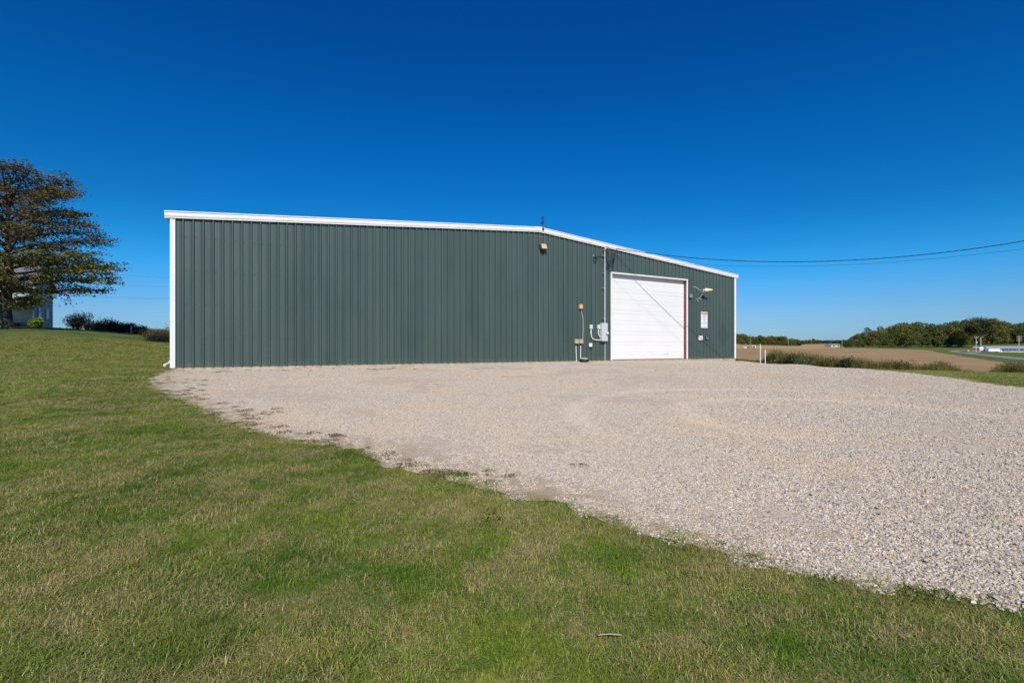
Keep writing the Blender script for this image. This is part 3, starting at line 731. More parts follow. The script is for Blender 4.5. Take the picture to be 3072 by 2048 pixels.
# gravel lot lofted between the lawn edge and the wall / far edge
edgeA_px = [(514,1108),(505,1112),(470,1120),(447,1135),(447,1150),(455,1165),(495,1185),(560,1212),(625,1243),(680,1272),(745,1293),(830,1312),(905,1319),(985,1334),(1050,1345),(1105,1370),(1150,1395),(1215,1412),(1290,1422),(1365,1438),(1440,1458),(1510,1476),(1590,1500),(1640,1503),(1690,1512),(1765,1543),(1830,1560),(1893,1578),(1960,1598),(2025,1618),(2090,1640),(2155,1650),(2220,1668),(2290,1680),(2417,1712),(2510,1730),(2600,1752),(2690,1765),(2810,1790),(2940,1812),(3072,1832)]
EA = [hit(*p) for p in edgeA_px]
EA = [Vector((p.x, p.y)) for p in EA]+[Vector((3.7,1.6)), Vector((5.2,-.5)), Vector((6.5,-4)), Vector((7,-9))]
edgeB_px = [(2212,1079),(2250,1082),(2299,1087),(2390,1092),(2482,1097),(2560,1104),(2612,1110),(2680,1115),(2743,1121),(2810,1129),(2873,1139),(2970,1152),(3072,1166)]
wallpts = [B(s,.0,0) for s in np.linspace(0, W, 40)]
EB = [Vector((p.x, p.y)) for p in wallpts]+[Vector(hit(*p)[:2]) for p in edgeB_px]+[Vector((13.2,8)), Vector((14,3)), Vector((14.5,-3)), Vector((15,-9))]
def resample(P, n):
    P = np.array([(p[0], p[1]) for p in P]); d = np.r_[0, np.cumsum(np.hypot(*(P[1:]-P[:-1]).T))]
    u = np.linspace(0, d[-1], n); return np.stack([np.interp(u, d, P[:, 0]), np.interp(u, d, P[:, 1])], -1)
GA = resample(EA, 420)
jit = RNG.normal(0, 1, (420, 2)); jit = (jit+np.roll(jit, 1, 0)+np.roll(jit, 2, 0))/3
lowj = np.convolve(RNG.normal(0, 1, 460), np.ones(4)/4, 'same')[:420, None]*np.array([[.5, 1.]])
GA += jit*.06+lowj*.055*np.linspace(1.5, .7, 420)[:, None]
GB = resample(EB, 420)
POLY = np.concatenate([GA, GB[::-1]])
U = (np.linspace(0, 1, 60)**1.7)[None, :, None]
G2 = GA[:, None, :]*(1-U)+GB[:, None, :]*U
Zg = H(G2[..., 0], G2[..., 1])+.012
gr = grid_mesh('gravel_lot', np.concatenate([G2, Zg[..., None]], -1), M['gravel']); tag(gr, kind='structure')
dE = np.linalg.norm(G2-GA[:, None, :], axis=2); ea = gr.data.attributes.new('edge', 'FLOAT', 'POINT'); ea.data.foreach_set('value', dE.astype(np.float32).ravel())
def inpoly(x, y, P):
    x = np.asarray(x); y = np.asarray(y); r_ = np.zeros(x.shape, bool); j = len(P)-1
    for i in range(len(P)):
        xi, yi = P[i]; xj, yj = P[j]
        if yi != yj:
            c = ((yi > y) != (yj > y)) & (x < (xj-xi)*(y-yi)/(yj-yi)+xi); r_ ^= c
        j = i
    return r_
def dist_to_line(x, y, P):
    d = np.full(x.shape, 1e9)
    for a, b in zip(P[:-1], P[1:]):
        ab = b-a; L2 = (ab**2).sum()+1e-12
        t = np.clip(((x-a[0])*ab[0]+(y-a[1])*ab[1])/L2, 0, 1)
        d = np.minimum(d, np.hypot(x-a[0]-t*ab[0], y-a[1]-t*ab[1]))
    return d
# fields and road in sight-line columns
def loft_px(name, cols, m, off, nx=160, nd=120):
    pxs = [c[0] for c in cols]
    g_ = np.linspace(pxs[0], pxs[-1], nx)
    near = np.interp(g_, pxs, [c[1] for c in cols]); far = np.interp(g_, pxs, [c[2] for c in cols])
    u = np.linspace(0, 1, nd)[None]
    D = np.exp(np.log(near)[:, None]*(1-u)+np.log(far)[:, None]*u)
    X = (g_[:, None]-CX)/F*D; Z = H(X, D)+off
    o = grid_mesh(name, np.stack([X, D, Z], -1), m); tag(o, kind='structure'); return o
loft_px('soil_field', [(1900,60,350),(2205,37,350),(2300,33,348),(2410,30,342),(2500,28,330),(2560,27,326),(2700,26.5,312),(2760,26,304),(2792,26,290),(2830,26,215),(2901,26.5,139),(2960,27,105),(3009,27.5,86),(3072,28,66),(3200,29,52),(3400,30,42)], M['field'], .03, 260, 160)
loft_px('stubble_field', [(1900,351,700),(2205,351,640),(2300,349,640),(2400,343,640),(2410,342,930),(2480,332,950),(2515,329,640),(2535,328,330)], M['gold'], .05)
def ribbon(name, pts, w, m, off):
    P = np.array([[at(px, D).x, at(px, D).y] for px, D in pts])
    R = resample(P, 160); 
    for _ in range(25): R[1:-1] = (R[:-2]+2*R[1:-1]+R[2:])/4
    d = np.gradient(R, axis=0); d /= np.hypot(d[:, 0], d[:, 1])[:, None]; nrm = np.stack([-d[:, 1], d[:, 0]], -1)
    u = np.linspace(-w/2, w/2, 7)[None, :, None]; G = R[:, None]+nrm[:, None]*u
    Z = H(G[..., 0], G[..., 1])+off
    o = grid_mesh(name, np.concatenate([G, Z[..., None]], -1), m); tag(o, kind='structure'); return o
ribbon('road', [(3400,68),(3200,90),(3072,112),(3000,150),(2940,190),(2900,225),(2872,258),(2858,280),(2866,298),(2890,306),(2930,309),(2990,311)], 4.6, M['road'], .07)
ribbon('driveway', [(2905,232),(2925,262),(2960,271),(3000,271)], 5, M['road'], .06)

# ------------------------------------------------------------------ instanced ground cover (stuff)
def scatter_obj(name, pts, rot, scl, sources, label=None, cat=None, kind='stuff'):
    me = bpy.data.meshes.new(name); me.vertices.add(len(pts)); me.vertices.foreach_set('co', np.asarray(pts, np.float32).ravel())
    a = me.attributes.new('rz', 'FLOAT', 'POINT'); a.data.foreach_set('value', np.asarray(rot, np.float32))
    a = me.attributes.new('sc', 'FLOAT', 'POINT'); a.data.foreach_set('value', np.asarray(scl, np.float32))
    me.update()
    o = bpy.data.objects.new(name, me); COL.objects.link(o); tag(o, label, cat, kind=kind)
    src = bpy.data.collections.new(name+'_source')
    for i, s in enumerate(sources):
        so = bpy.data.objects.new(name+'_clump', s); src.objects.link(so)
    ng = bpy.data.node_groups.new(name+'_scatter', 'GeometryNodeTree')
    ng.interface.new_socket('Geometry', in_out='INPUT', socket_type='NodeSocketGeometry'); ng.interface.new_socket('Geometry', in_out='OUTPUT', socket_type='NodeSocketGeometry')
    gi = ng.nodes.new('NodeGroupInput'); go = ng.nodes.new('NodeGroupOutput')
    ip = ng.nodes.new('GeometryNodeInstanceOnPoints'); ci = ng.nodes.new('GeometryNodeCollectionInfo')
    ci.inputs['Collection'].default_value = src; ci.inputs['Separate Children'].default_value = True; ci.inputs['Reset Children'].default_value = True
    ra = ng.nodes.new('GeometryNodeInputNamedAttribute'); ra.data_type = 'FLOAT'; ra.inputs['Name'].default_value = 'rz'
    sa = ng.nodes.new('GeometryNodeInputNamedAttribute'); sa.data_type = 'FLOAT'; sa.inputs['Name'].default_value = 'sc'
    cx_ = ng.nodes.new('ShaderNodeCombineXYZ'); ng.links.new(ra.outputs['Attribute'], cx_.inputs['Z'])
    idx = ng.nodes.new('FunctionNodeRandomValue'); idx.data_type = 'INT'
    idx.inputs[4].default_value = 0; idx.inputs[5].default_value = len(sources)-1
    m2p = ng.nodes.new('GeometryNodeMeshToPoints')
    ng.links.new(gi.outputs[0], m2p.inputs['Mesh']); ng.links.new(m2p.outputs[0], ip.inputs['Points'])
    ng.links.new(ci.outputs[0], ip.inputs['Instance']); ip.inputs['Pick Instance'].default_value = True
    ng.links.new(idx.outputs[2], ip.inputs['Instance Index'])
    ng.links.new(cx_.outputs[0], ip.inputs['Rotation']); ng.links.new(sa.outputs['Attribute'], ip.inputs['Scale'])
    ng.links.new(ip.outputs[0], go.inputs[0])
    md = o.modifiers.new('scatter', 'NODES'); md.node_group = ng
    return o
def tuft(nb, rad, hgt, wid, lean=.6, seed=0):
    g_ = np.random.default_rng(seed); V = []; C = []
    for i in range(nb):
        a = g_.random()*6.283; q = rad*math.sqrt(g_.random()); bx, by = q*math.cos(a), q*math.sin(a)
        th = g_.random()*6.283; h = hgt*g_.uniform(.55, 1.15); ln = lean*g_.uniform(.3, 1.6)*h
        dx, dy = math.cos(th), math.sin(th); w = wid*g_.uniform(.7, 1.3)/2; px_, py_ = -dy*w, dx*w
        p0 = (bx, by, -.01); p1 = (bx+dx*ln*.35, by+dy*ln*.35, h*.6); p2 = (bx+dx*ln, by+dy*ln, h*g_.uniform(.75, 1.0))
        c = (g_.random(), g_.random(), 0)
        V += [(p0[0]-px_, p0[1]-py_, p0[2]), (p0[0]+px_, p0[1]+py_, p0[2]), (p1[0]+px_*.85, p1[1]+py_*.85, p1[2]), (p1[0]-px_*.85, p1[1]-py_*.85, p1[2])]; C.append(c)
        V += [(p1[0]-px_*.85, p1[1]-py_*.85, p1[2]), (p1[0]+px_*.85, p1[1]+py_*.85, p1[2]), (p2[0]+px_*.15, p2[1]+py_*.15, p2[2]), (p2[0]-px_*.15, p2[1]-py_*.15, p2[2])]; C.append(c)
    return quad_mesh('tuft', np.array(V), np.array(C), M['blade'])
def wedge(n, r0, r1, a0=-.98, a1=1.0):
    a = RNG.uniform(a0, a1, n); r_ = np.sqrt(RNG.uniform(r0*r0, r1*r1, n)); return r_*np.sin(a), r_*np.cos(a)
EAn = np.array([(p.x, p.y) for p in EA])
bldP = np.array([(B(s,o,0).x, B(s,o,0).y) for s, o in ((0,0),(W,0),(W,BACK),(0,BACK))])
def lawn_pts(n, r0, r1, keep=None):
    k_ = 1.6 if r1 < 9 else 1.08
    x, y = wedge(int(n*k_), r0, r1, -.98*k_, 1.0*k_)
    g1 = ~inpoly(x, y, POLY)
    if r0 < 26: g1 |= (dist_to_line(x, y, EAn) < np.abs(RNG.normal(0, .07, len(x))))&(RNG.random(len(x)) < .7)
    m = g1 & ~inpoly(x, y, bldP) & (((x-L0.x)*N.x+(y-L0.y)*N.y > .08) | ((x-L0.x)*T.x+(y-L0.y)*T.y < -.1))
    return x[m], y[m]
TX, TY, TS = [], [], []
for r0, r1, dens, sc in ((.4, 4.2, 340, 1.), (4.2, 8, 230, 1.15), (8, 14, 130, 1.35), (14, 26, 48, 1.8), (26, 46, 13, 2.6)):
    n = int(dens*(r1*r1-r0*r0)*1.98/2); x, y = lawn_pts(n, r0, r1)
    if r0 >= 8:
        m = ~((x > 8) & (y > 5)) | (np.hypot(x, y) < 60)
    TX.append(x); TY.append(y); TS.append(np.full(len(x), sc)*RNG.uniform(.75, 1.25, len(x)))
# the strip of verge right of the lot
x = np.concatenate(TX); y = np.concatenate(TY); s_ = np.concatenate(TS)
z = H(x, y)
print('tufts', len(x))
tufts = [tuft(110, .09, .021, .0026, 1.8, i) for i in range(7)]+[tuft(70, .085, .033, .0026, 1.1, 20+i) for i in range(2)]
scatter_obj('grass', np.stack([x, y, z], -1), RNG.uniform(0, 6.28, len(x)), s_, tufts)

def stone_cluster(n, rad, size, seed):
    g_ = np.random.default_rng(seed); V = []; C = []
    pal = [(.58,.50,.43),(.46,.395,.33),(.66,.58,.505),(.37,.31,.26),(.57,.44,.29),(.52,.45,.39),(.72,.65,.58),(.26,.22,.19),(.50,.445,.40)]
    pw = [.22,.16,.14,.12,.1,.1,.07,.04,.05]
    # low-poly rounded chip: deformed octahedron split -> use cube-ish 8 verts w/ 6 quads
    base = np.array([(-1,-1,-1),(1,-1,-1),(1,1,-1),(-1,1,-1),(-.7,-.7,1),(.7,-.7,1),(.7,.7,1),(-.7,.7,1)], float)
    fq = [(4,5,6,7),(0,1,5,4),(1,2,6,5),(2,3,7,6),(3,0,4,7)]
    for i in range(n):
        a = g_.random()*6.283; q = rad*math.sqrt(g_.random()); s = size*g_.lognormal(0, .38)*.5
        P = base*np.array([s*g_.uniform(.8,1.4), s*g_.uniform(.6,1.0), s*g_.uniform(.35,.75)])*g_.uniform(.72,1.2,(8,3))
        e = Matrix.Rotation(g_.random()*6.283, 3, 'Z') @ Matrix.Rotation(g_.normal()*.5, 3, 'X') @ Matrix.Rotation(g_.normal()*.4, 3, 'Y')
        P = P @ np.array(e).T + np.array([q*math.cos(a), q*math.sin(a), g_.uniform(.0, .006)+s*.2])
        c = np.array(pal[g_.choice(9, p=pw)])*g_.uniform(.85, 1.12)
        for f in fq: V += [P[k] for k in f]; C.append(c)
    return quad_mesh('stones', np.array(V), np.array(C), M['stone'])
SX, SY, SS = [], [], []
for r0, r1, dens, sc in ((.5, 5, 125, 1.), (5, 9, 100, 1.), (9, 14, 75, 1.), (14, 22, 45, 1.05), (22, 37, 24, 1.25)):
    st_ = 1/math.sqrt(dens); gx_, gy_ = np.meshgrid(np.arange(-r1, r1, st_), np.arange(-1, r1, st_)); x = gx_.ravel(); y = gy_.ravel()
    x = x+RNG.uniform(-.45, .45, len(x))*st_; y = y+RNG.uniform(-.45, .45, len(y))*st_
    q_ = np.hypot(x, y); m = (q_ >= r0) & (q_ < r1) & (np.abs(np.arctan2(x, y)) < (1.6 if r1 < 10 else 1.25 if r1 < 15 else 1.05)); x, y = x[m], y[m]
    m = inpoly(x, y, POLY); x, y = x[m], y[m]
    SX.append(x); SY.append(y); SS.append(sc*RNG.uniform(.8, 1.2, len(x)))
x = np.concatenate(SX); y = np.concatenate(SY); s_ = np.concatenate(SS)
# far from the lawn edge the stones are crushed finer
d = dist_to_line(x, y, EAn); s_ *= np.interp(x-.35*y, [-1, 2.], [.8, 1.15])
low = np.sin(x*.9+1.3*np.sin(y*.55+.4))*np.sin(y*.8+1.1*np.sin(x*.7+2.))+.5*np.sin(x*2.3+y*1.7)*np.sin(y*2.1-x*1.2)
m = ~((d < .55) & (RNG.random(len(x)) < .55) & (x < 1.5)); x, y, s_, d, low = x[m], y[m], s_[m], d[m], low[m]
m = ~((low > .42) & (RNG.random(len(x)) < .8) & (d > .5)); x, y, s_ = x[m], y[m], s_[m]
wd = (x-L0.x)*N.x+(y-L0.y)*N.y; m = wd > .22; x, y, s_ = x[m], y[m], s_[m]
print('stone clusters', len(x))
scatter_obj('gravel_stones', np.stack([x, y, H(x, y)+.008], -1), RNG.uniform(0, 6.28, len(x)), s_, [stone_cluster(130, .10, .0098, 50+i) for i in range(7)])

# dead weed mats lying on the gravel
def weed_mesh(n, rad, hgt, pal, seed, leaf=.03, stalk=0, flat=.4):
    g_ = np.random.default_rng(seed); V = []; C = []
    for i in range(n):
        a = g_.random()*6.283; q = rad*math.sqrt(g_.random()); z0 = hgt*g_.random()**flat*max(.15, 1-(q/rad)**2)
        c = np.array([q*math.cos(a), q*math.sin(a), z0])
        u = g_.normal(size=3); u /= np.linalg.norm(u); w = np.cross(u, g_.normal(size=3)); w /= np.linalg.norm(w)
        l_ = leaf*g_.uniform(.6, 1.5); ww = l_*g_.uniform(.25, .5)
        V += [c-u*l_-w*ww*.3, c-w*ww, c+u*l_, c+w*ww]; C.append(np.array(pal[g_.integers(len(pal))])*g_.uniform(.7, 1.25))
    for i in range(stalk):
        a = g_.random()*6.283; q = rad*.6*math.sqrt(g_.random()); h = hgt*g_.uniform(.7, 1.35); th = g_.random()*6.283; ln = .2*h
        p = np.array([q*math.cos(a), q*math.sin(a), -.02]); t_2 = p+np.array([math.cos(th)*ln, math.sin(th)*ln, h]); sd2 = np.array([-math.sin(th), math.cos(th), 0])*.006*max(1, hgt)
        cc_ = np.array(pal[g_.integers(len(pal))])*.9
        V += [p-sd2, p+sd2, t_2+sd2*.5, t_2-sd2*.5]; C.append(cc_)
    return quad_mesh('weed', np.array(V), np.array(C), M['leaf_generic'])
M['leaf_generic'] = leafmat('weed_leaf', (1,1,1), .2)
browns = [(.22,.16,.09),(.13,.12,.05),(.28,.2,.12),(.10,.11,.04),(.18,.13,.08)]
pts = []
for cx_, cy_, n_, sx_, sy_ in ((640,1115,16,60,4),(820,1112,14,70,4),(1130,1108,22,60,2.5),(560,1160,30,45,22),(560,1185,14,40,12),(700,1240,16,60,18),(800,1240,6,20,8),(740,1275,18,50,8),(900,1300,9,80,12),(1010,1320,6,80,12),(1150,1370,6,50,12),(1230,1395,6,40,10),(480,1140,12,25,12),(1700,1400,1,60,20),(470,1115,14,20,4),(1420,1425,10,90,6)):
    for i in range(n_):
        x_, y_ = cx_+random.gauss(0, sx_*.8), cy_+random.gauss(0, sy_*.8)
        p = hit(x_, y_, 2, 40)
        if (p-B(0,0,0)).dot(N) > .15: pts.append(p)
pts = np.array([tuple(p) for p in pts]); pts[:, 2] += .012
scatter_obj('weeds', pts, RNG.uniform(0, 6.28, len(pts)), RNG.uniform(.2, .65, len(pts)), [weed_mesh(75, .2, .045, browns, 80+i, .019, 8) for i in range(4)])
# green edge growth where the lawn meets the gravel
greens = [(.075,.13,.02),(.10,.16,.03),(.06,.1,.018),(.15,.17,.04),(.2,.18,.07)]
pts = []
for (a, b) in zip(EA[:-5], EA[1:-4]):
    for i in range(int((b-a).length*5)+1):
        q = a.lerp(b, random.random()); 
        if random.random() < .85: pts.append((q.x+random.gauss(-.05,.09), q.y+random.gauss(-.05,.09)))
for cx_, cy_, n_, sx_, sy_ in ((470,1103,60,35,8),(430,1120,30,30,8),(2720,1795,12,90,16),(1390,1428,10,60,4),(1450,1575,5,30,8)):
    for i in range(n_):
        p = hit(cx_+random.gauss(0, sx_*.6), cy_+random.gauss(0, sy_*.6), 1.5, 40); pts.append((p.x, p.y))
pts = np.array(pts); wdm = (pts[:,0]-L0.x)*N.x+(pts[:,1]-L0.y)*N.y
mm = (wdm > .1) | (((pts[:,0]-L0.x)*T.x+(pts[:,1]-L0.y)*T.y) < -.1); pts = pts[mm]
P3 = np.stack([pts[:, 0], pts[:, 1], H(pts[:, 0], pts[:, 1])], -1)
scatter_obj('clover', P3, RNG.uniform(0, 6.28, len(P3)), RNG.uniform(.35, .85, len(P3)), [weed_mesh(110, .16, .045, greens, 120+i, .013, 8) for i in range(4)])
# ditch weeds beyond the lot
mixw = [(.17,.17,.04),(.10,.13,.03),(.27,.18,.08),(.22,.14,.08),(.33,.26,.12),(.09,.11,.04),(.27,.26,.07)]
wts = []; wsc = []
def wline(px): return np.interp(px, [2205,2300,2410,2560,2700,2800,2950,3072,3300], [33.5,30.5,27.6,24.2,23.2,22.6,23.8,24.6,27])
def wtop(px): return np.interp(px, [2205,2290,2300,2330,2370,2420,2480,2550,2600,2680,2720,2760,2800,2850,2900,2960,3010,3072,3300], [.25,.3,.7,1.0,.85,.9,.8,.85,.75,.75,.6,.6,.8,.7,.45,.35,.8,.9,.8])
for i in range(2300):
    px_ = random.uniform(2208, 3300); D_ = wline(px_)+abs(random.gauss(0, 1.3))*1.2
    p = at(px_, D_); wts.append(tuple(p)); wsc.append(max(.2, wtop(px_)*random.uniform(.45, 1.0)))
scatter_obj('ditch_weeds', np.array(wts), RNG.uniform(0, 6.28, len(wts)), np.array(wsc), [weed_mesh(420, .42, .85, mixw, 150+i, .045, 40, .8) for i in range(6)])
# brown rank grass on the bank behind the left corner
wts = []; wsc = []
for i in range(420):
    px_ = random.uniform(425, 560); D_ = random.uniform(40, 58) 
    if D_ < np.interp(px_, [425, 470, 520], [54, 45, 41]): continue
    wts.append(tuple(at(px_, D_))); wsc.append(random.uniform(.6, 1.1))
scatter_obj('rank_grass', np.array(wts), RNG.uniform(0, 6.28, len(wts)), np.array(wsc), [weed_mesh(300, .5, .6, [(.2,.14,.07),(.16,.12,.05),(.12,.12,.045),(.25,.18,.09)], 170+i, .07, 40, .8) for i in range(3)])

# ------------------------------------------------------------------ plants and trees
def leaf_cloud(centers, spread, n_each, size, pal, g_, flat=1., elong=1.6, palw=None):
    N_ = len(centers)*n_each
    c = np.repeat(np.asarray(centers), n_each, 0)
    sp = np.asarray(spread); sp = np.repeat(sp, n_each, 0) if sp.ndim else sp
    off = g_.normal(size=(N_, 3)); off[:, 2] *= flat
    c = c+off*(sp[:, None] if np.ndim(sp) else sp)
    u = g_.normal(size=(N_, 3)); u[:, 2] *= .6; u /= np.linalg.norm(u, axis=1)[:, None]
    w = np.cross(u, g_.normal(size=(N_, 3))); w /= np.linalg.norm(w, axis=1)[:, None]
    l_ = size*g_.uniform(.6, 1.4, N_)[:, None]
    V = np.stack([c-u*l_*elong*.5, c-w*l_*.42+u*l_*.1, c+u*l_*elong*.5, c+w*l_*.42-u*l_*.1], 1).reshape(-1, 3)
    pal = np.array(pal); C = pal[g_.choice(len(pal), N_, p=palw)]*g_.uniform(.75, 1.25, (N_, 1))
    return V, C
M['leaf_tree'] = leafmat('autumn_leaf', (1,1,1), .3)
M['leaf_far'] = leafmat('wood_leaf', (1,1,1), .15, 1.)
def mesh_obj(name, me, parent, loc=(0,0,0)):
    o = bpy.data.objects.new(name, me); COL.objects.link(o)
    if parent is not None: o.parent = parent
    o.location = loc; return o

# the big maple on the left
def big_tree():
    g_ = np.random.default_rng(3); base = hit(17, 984, 20, 60); base = at(17, 44.)
    r = empty('maple_tree', base, 'large wind-swept maple with thinning brown and olive leaves left of the building', 'tree')
    zR = [1.6,2.4,3.6,4.6,6.3,7.9,9.1,10.2,10.6,11.8,12.9,14.2,15.1]
    RR_ = [3.2,6.0,7.6,8.3,7.8,7.9,7.7,6.5,5.5,5.2,4.9,4.4,2.4]
    def Rz(z): return float(np.interp(z, zR, RR_))
    k = MB()
    trunk = [(0,0,-.3),(0,0,.05),(.03,0,.5),(.0,.0,1.6),(.1,0,3.2),(.2,.1,5.2),(.1,.1,7.5),(.2,0,9.6),(.3,0,12.0),(.4,0,13.6)]
    k.tube([base+Vector(p) for p in trunk], [.85,.7,.5,.42,.38,.32,.25,.17,.09,.03], 12)
    for a in range(6):
        th = a*1.05+.3; k.tube([base+Vector((math.cos(th)*1.0,math.sin(th)*1.0,-.12)), base+Vector((math.cos(th)*.55,math.sin(th)*.55,.12)), base+Vector((math.cos(th)*.2,math.sin(th)*.2,.75))], [.08,.17,.22], 7)
    tr = k.build('trunk', M['bark'], r, smooth=True)
    k = MB(); tips = []; tipw = []
    for i in range(74):
        f = (i+.5)/74
        z0 = 1.7+f**.85*11.0+g_.uniform(-.3,.3); az_ = i*2.39996+g_.uniform(-.3,.3)
        up = np.interp(z0, [1.5,5,10,13.5], [.05,.16,.42,1.0])
        dx, dy = math.cos(az_), math.sin(az_)
        zt = z0
        Rm = Rz(z0)*g_.uniform(.86, 1.04)
        for _ in range(3): zt = min(13.2, z0+up*Rm); Rm = Rz(zt)*(.88+.1*g_.random())
        if z0 < 3.2: up = g_.uniform(.1,.25)
        p0 = base+Vector((.15*z0/10, 0, z0)); P = []; n_ = 9
        bend = g_.uniform(-.25,.25)
        for q in np.linspace(0, 1, n_):
            a2 = az_+bend*q; rr_ = Rm*q
            zz_ = z0+(min(up*Rm, 13.7-z0) if z0 < 13 else .4)*(q**.8)+ (.35*math.sin(q*3.14)) + g_.normal()*.06
            P.append(base+Vector((math.cos(a2)*rr_+.15*z0/10, math.sin(a2)*rr_, zz_)))
        r0 = np.interp(z0, [1.5, 13], [.15, .05]); k.tube(P, [r0*(1-.85*q)+.006 for q in np.linspace(0, 1, n_)], 6)
        # twigs
        for j in range(2, n_):
            q = j/(n_-1)
            for sgn in (-1, 1, 0) if j < n_-1 else (-1, 0, 1):
                if g_.random() < .1: continue
                tl = Rm*.26*(1.25-q)*g_.uniform(.6, 1.3)+.5
                a2 = az_+bend*q+(sgn*g_.uniform(.5, 1.1) if sgn else g_.uniform(-.3,.3))
                if sgn == 0: dz = g_.uniform(.15,.8)*tl
                else: dz = g_.uniform(-.22,.28)*tl
                e = P[j]+Vector((math.cos(a2)*tl, math.sin(a2)*tl, dz)); md_ = P[j].lerp(e, .5)+Vector((0,0,.06*tl))
                k.tube([P[j], md_, e], [.022*(1.3-q)+.006, .012, .004], 4, False)
                for u in np.linspace(.25, 1.0, 4):
                    c = P[j].lerp(e, u); tips.append(tuple(c-base)); tipw.append(.22+.1*g_.random())
    k.build('limbs', M['bark'], r, smooth=True)
    for i in range(90):
        a = g_.uniform(0, 6.283); zz_ = g_.uniform(2.0, 4.6); q = Rz(zz_)*g_.uniform(.1, .72); tips.append((q*math.cos(a), q*math.sin(a), zz_)); tipw.append(.34)
    for i in range(230):
        a = g_.uniform(0, 6.283); zz_ = g_.uniform(4.2, 12.8); q = Rz(zz_)*math.sqrt(g_.uniform(.05, .8)); tips.append((q*math.cos(a), q*math.sin(a), zz_)); tipw.append(.34)
    tips = np.array(tips); tipw = np.array(tipw)
    keep = g_.random(len(tips)) < np.interp(tips[:, 2], [2, 10, 15], [.92, .85, .6]); tips, tipw = tips[keep], tipw[keep]
    print('maple tips', len(tips))
    h = tips[:, 2]
    low = h < 7.0
    V1, C1 = leaf_cloud(tips[low], tipw[low]*1.2, 14, .14, [(.16,.18,.04),(.2,.19,.05),(.12,.14,.03),(.25,.2,.05),(.15,.10,.035),(.08,.09,.025)], g_, .34)
    V2, C2 = leaf_cloud(tips[~low], tipw[~low]*1.3, 10, .125, [(.14,.14,.045),(.13,.10,.05),(.15,.11,.055),(.18,.165,.05),(.09,.08,.04),(.19,.10,.055)], g_, .34)
    V = np.concatenate([V1, V2]); C = np.concatenate([C1, C2])
    mesh_obj('crown', quad_mesh('crown', V, C, M['leaf_tree']), r)
    # leaf litter below
big_tree()

def bush(name, px, D, w, h, label, pal, seed, size=.07, n=900, cat='shrub', group=None, stems=7, dens=1., base=None):
    g_ = np.random.default_rng(seed); b = base if base is not None else at(px, D)
    r = empty(name, b, label, cat, group)
    k = MB(); cen = []; sp = []
    for i in range(stems*4):
        a = g_.random()*6.283; q = math.sqrt(g_.random()); hh = h*g_.uniform(.5, 1.0)*(1-.3*q*q)
        e = Vector((math.cos(a)*q*w*.45, math.sin(a)*q*w*.45, hh)); 
        if i < stems: k.tube([b+Vector((e.x*.15,e.y*.15,-.05)), b+Vector((e.x*.5,e.y*.5,hh*.55)), b+e], [.03*h/1.5+.008,.02*h/1.5+.005,.005], 5)
        for u in (.35,.6,.85,1.0):
            cen.append((e.x*u*.95, e.y*u*.95, hh*u)); sp.append(.09*w+.04)
    st = k.build('stems', M['bark'], r)
    V, C = leaf_cloud(np.array(cen), np.array(sp), max(3, int(n*dens/len(cen))), size, pal, g_, .8)
    V[:, 2] = np.maximum(V[:, 2], -.02)
    mesh_obj('foliage', quad_mesh('foliage', V, C, M['leaf_tree']), r)
    return r
OL = [(.18,.17,.055),(.13,.14,.045),(.24,.18,.07),(.10,.10,.035)]
DK = [(.02,.03,.018),(.035,.045,.025),(.028,.03,.022),(.05,.05,.03)]
bush('shrub', 229, 55, 2.35, 1.85, 'round olive-brown shrub on the crest right of the maple', OL, 201, .09, 3600)
bush('shrub', 262, 56, 1.3, 2.3, 'thin leggy shrub right beside the round olive-brown shrub', OL, 208, .08, 500, stems=5)
bush('bush', 292, 60, 1.5, 1.15, 'low brownish rounded bush at the left end of the dark hedge', [(.1,.08,.05),(.06,.06,.035),(.12,.09,.05)], 202, .09, 2200)
for i, (px_, w_, h_, lab) in enumerate(((328,2.6,1.55,'tallest dark bush of the hedge on the crest'),(362,2.4,1.25,'broad dark bush in the middle of the crest hedge'),(391,1.8,1.2,'dark rounded bush behind the white post'),(428,1.9,.9,'dark bush at the right end of the crest hedge'))):
    bush('bush', px_, 60.5, w_, h_, lab, DK, 210+i, .1, 2600, group='dark bushes on the crest')
for i, (px_, lab) in enumerate(((270,'very low dark plant under the leggy shrub'),(308,'very low dark plant under the tallest dark bush'),(345,'very low dark plant between the two biggest dark bushes'),(410,'very low dark plant right of the red shrub'))):
    bush('bush', px_, 59, 2.6, .5, lab, DK, 230+i, .08, 1200, group='dark bushes on the crest')
bush('red_shrub', 409, 57, .62, .85, 'small bright red shrub beside the white post', [(.45,.05,.04),(.35,.03,.03),(.55,.1,.08),(.2,.02,.03)], 240, .06, 900)
k = MB(); b = at(394, 57); k.bbox(b+Vector((0,0,.4)), (.13,.13,1.0), .02); o = k.build('post', M['woodgrey'], None, origin=b); tag(o, 'short white wooden post on the crest beside the red shrub', 'post')
bush('bush', 474, 39.5, 2.6, .62, 'low dark green bush on the bank left of the building corner', DK, 250, .06, 2600)  # its dark leaf colours also carry the shade below the rank grass
bush('bush', 512, 41, 1.6, 1.6, 'brown twiggy bush partly hidden behind the building corner', [(.16,.11,.07),(.2,.13,.08)], 251, .06, 700)
bush('hosta', 112, 56, 1.4, .95, 'bright yellow-green leafy plant in front of the house', [(.2,.28,.03),(.14,.22,.02),(.28,.34,.05)], 252, .2, 260, 'plant')
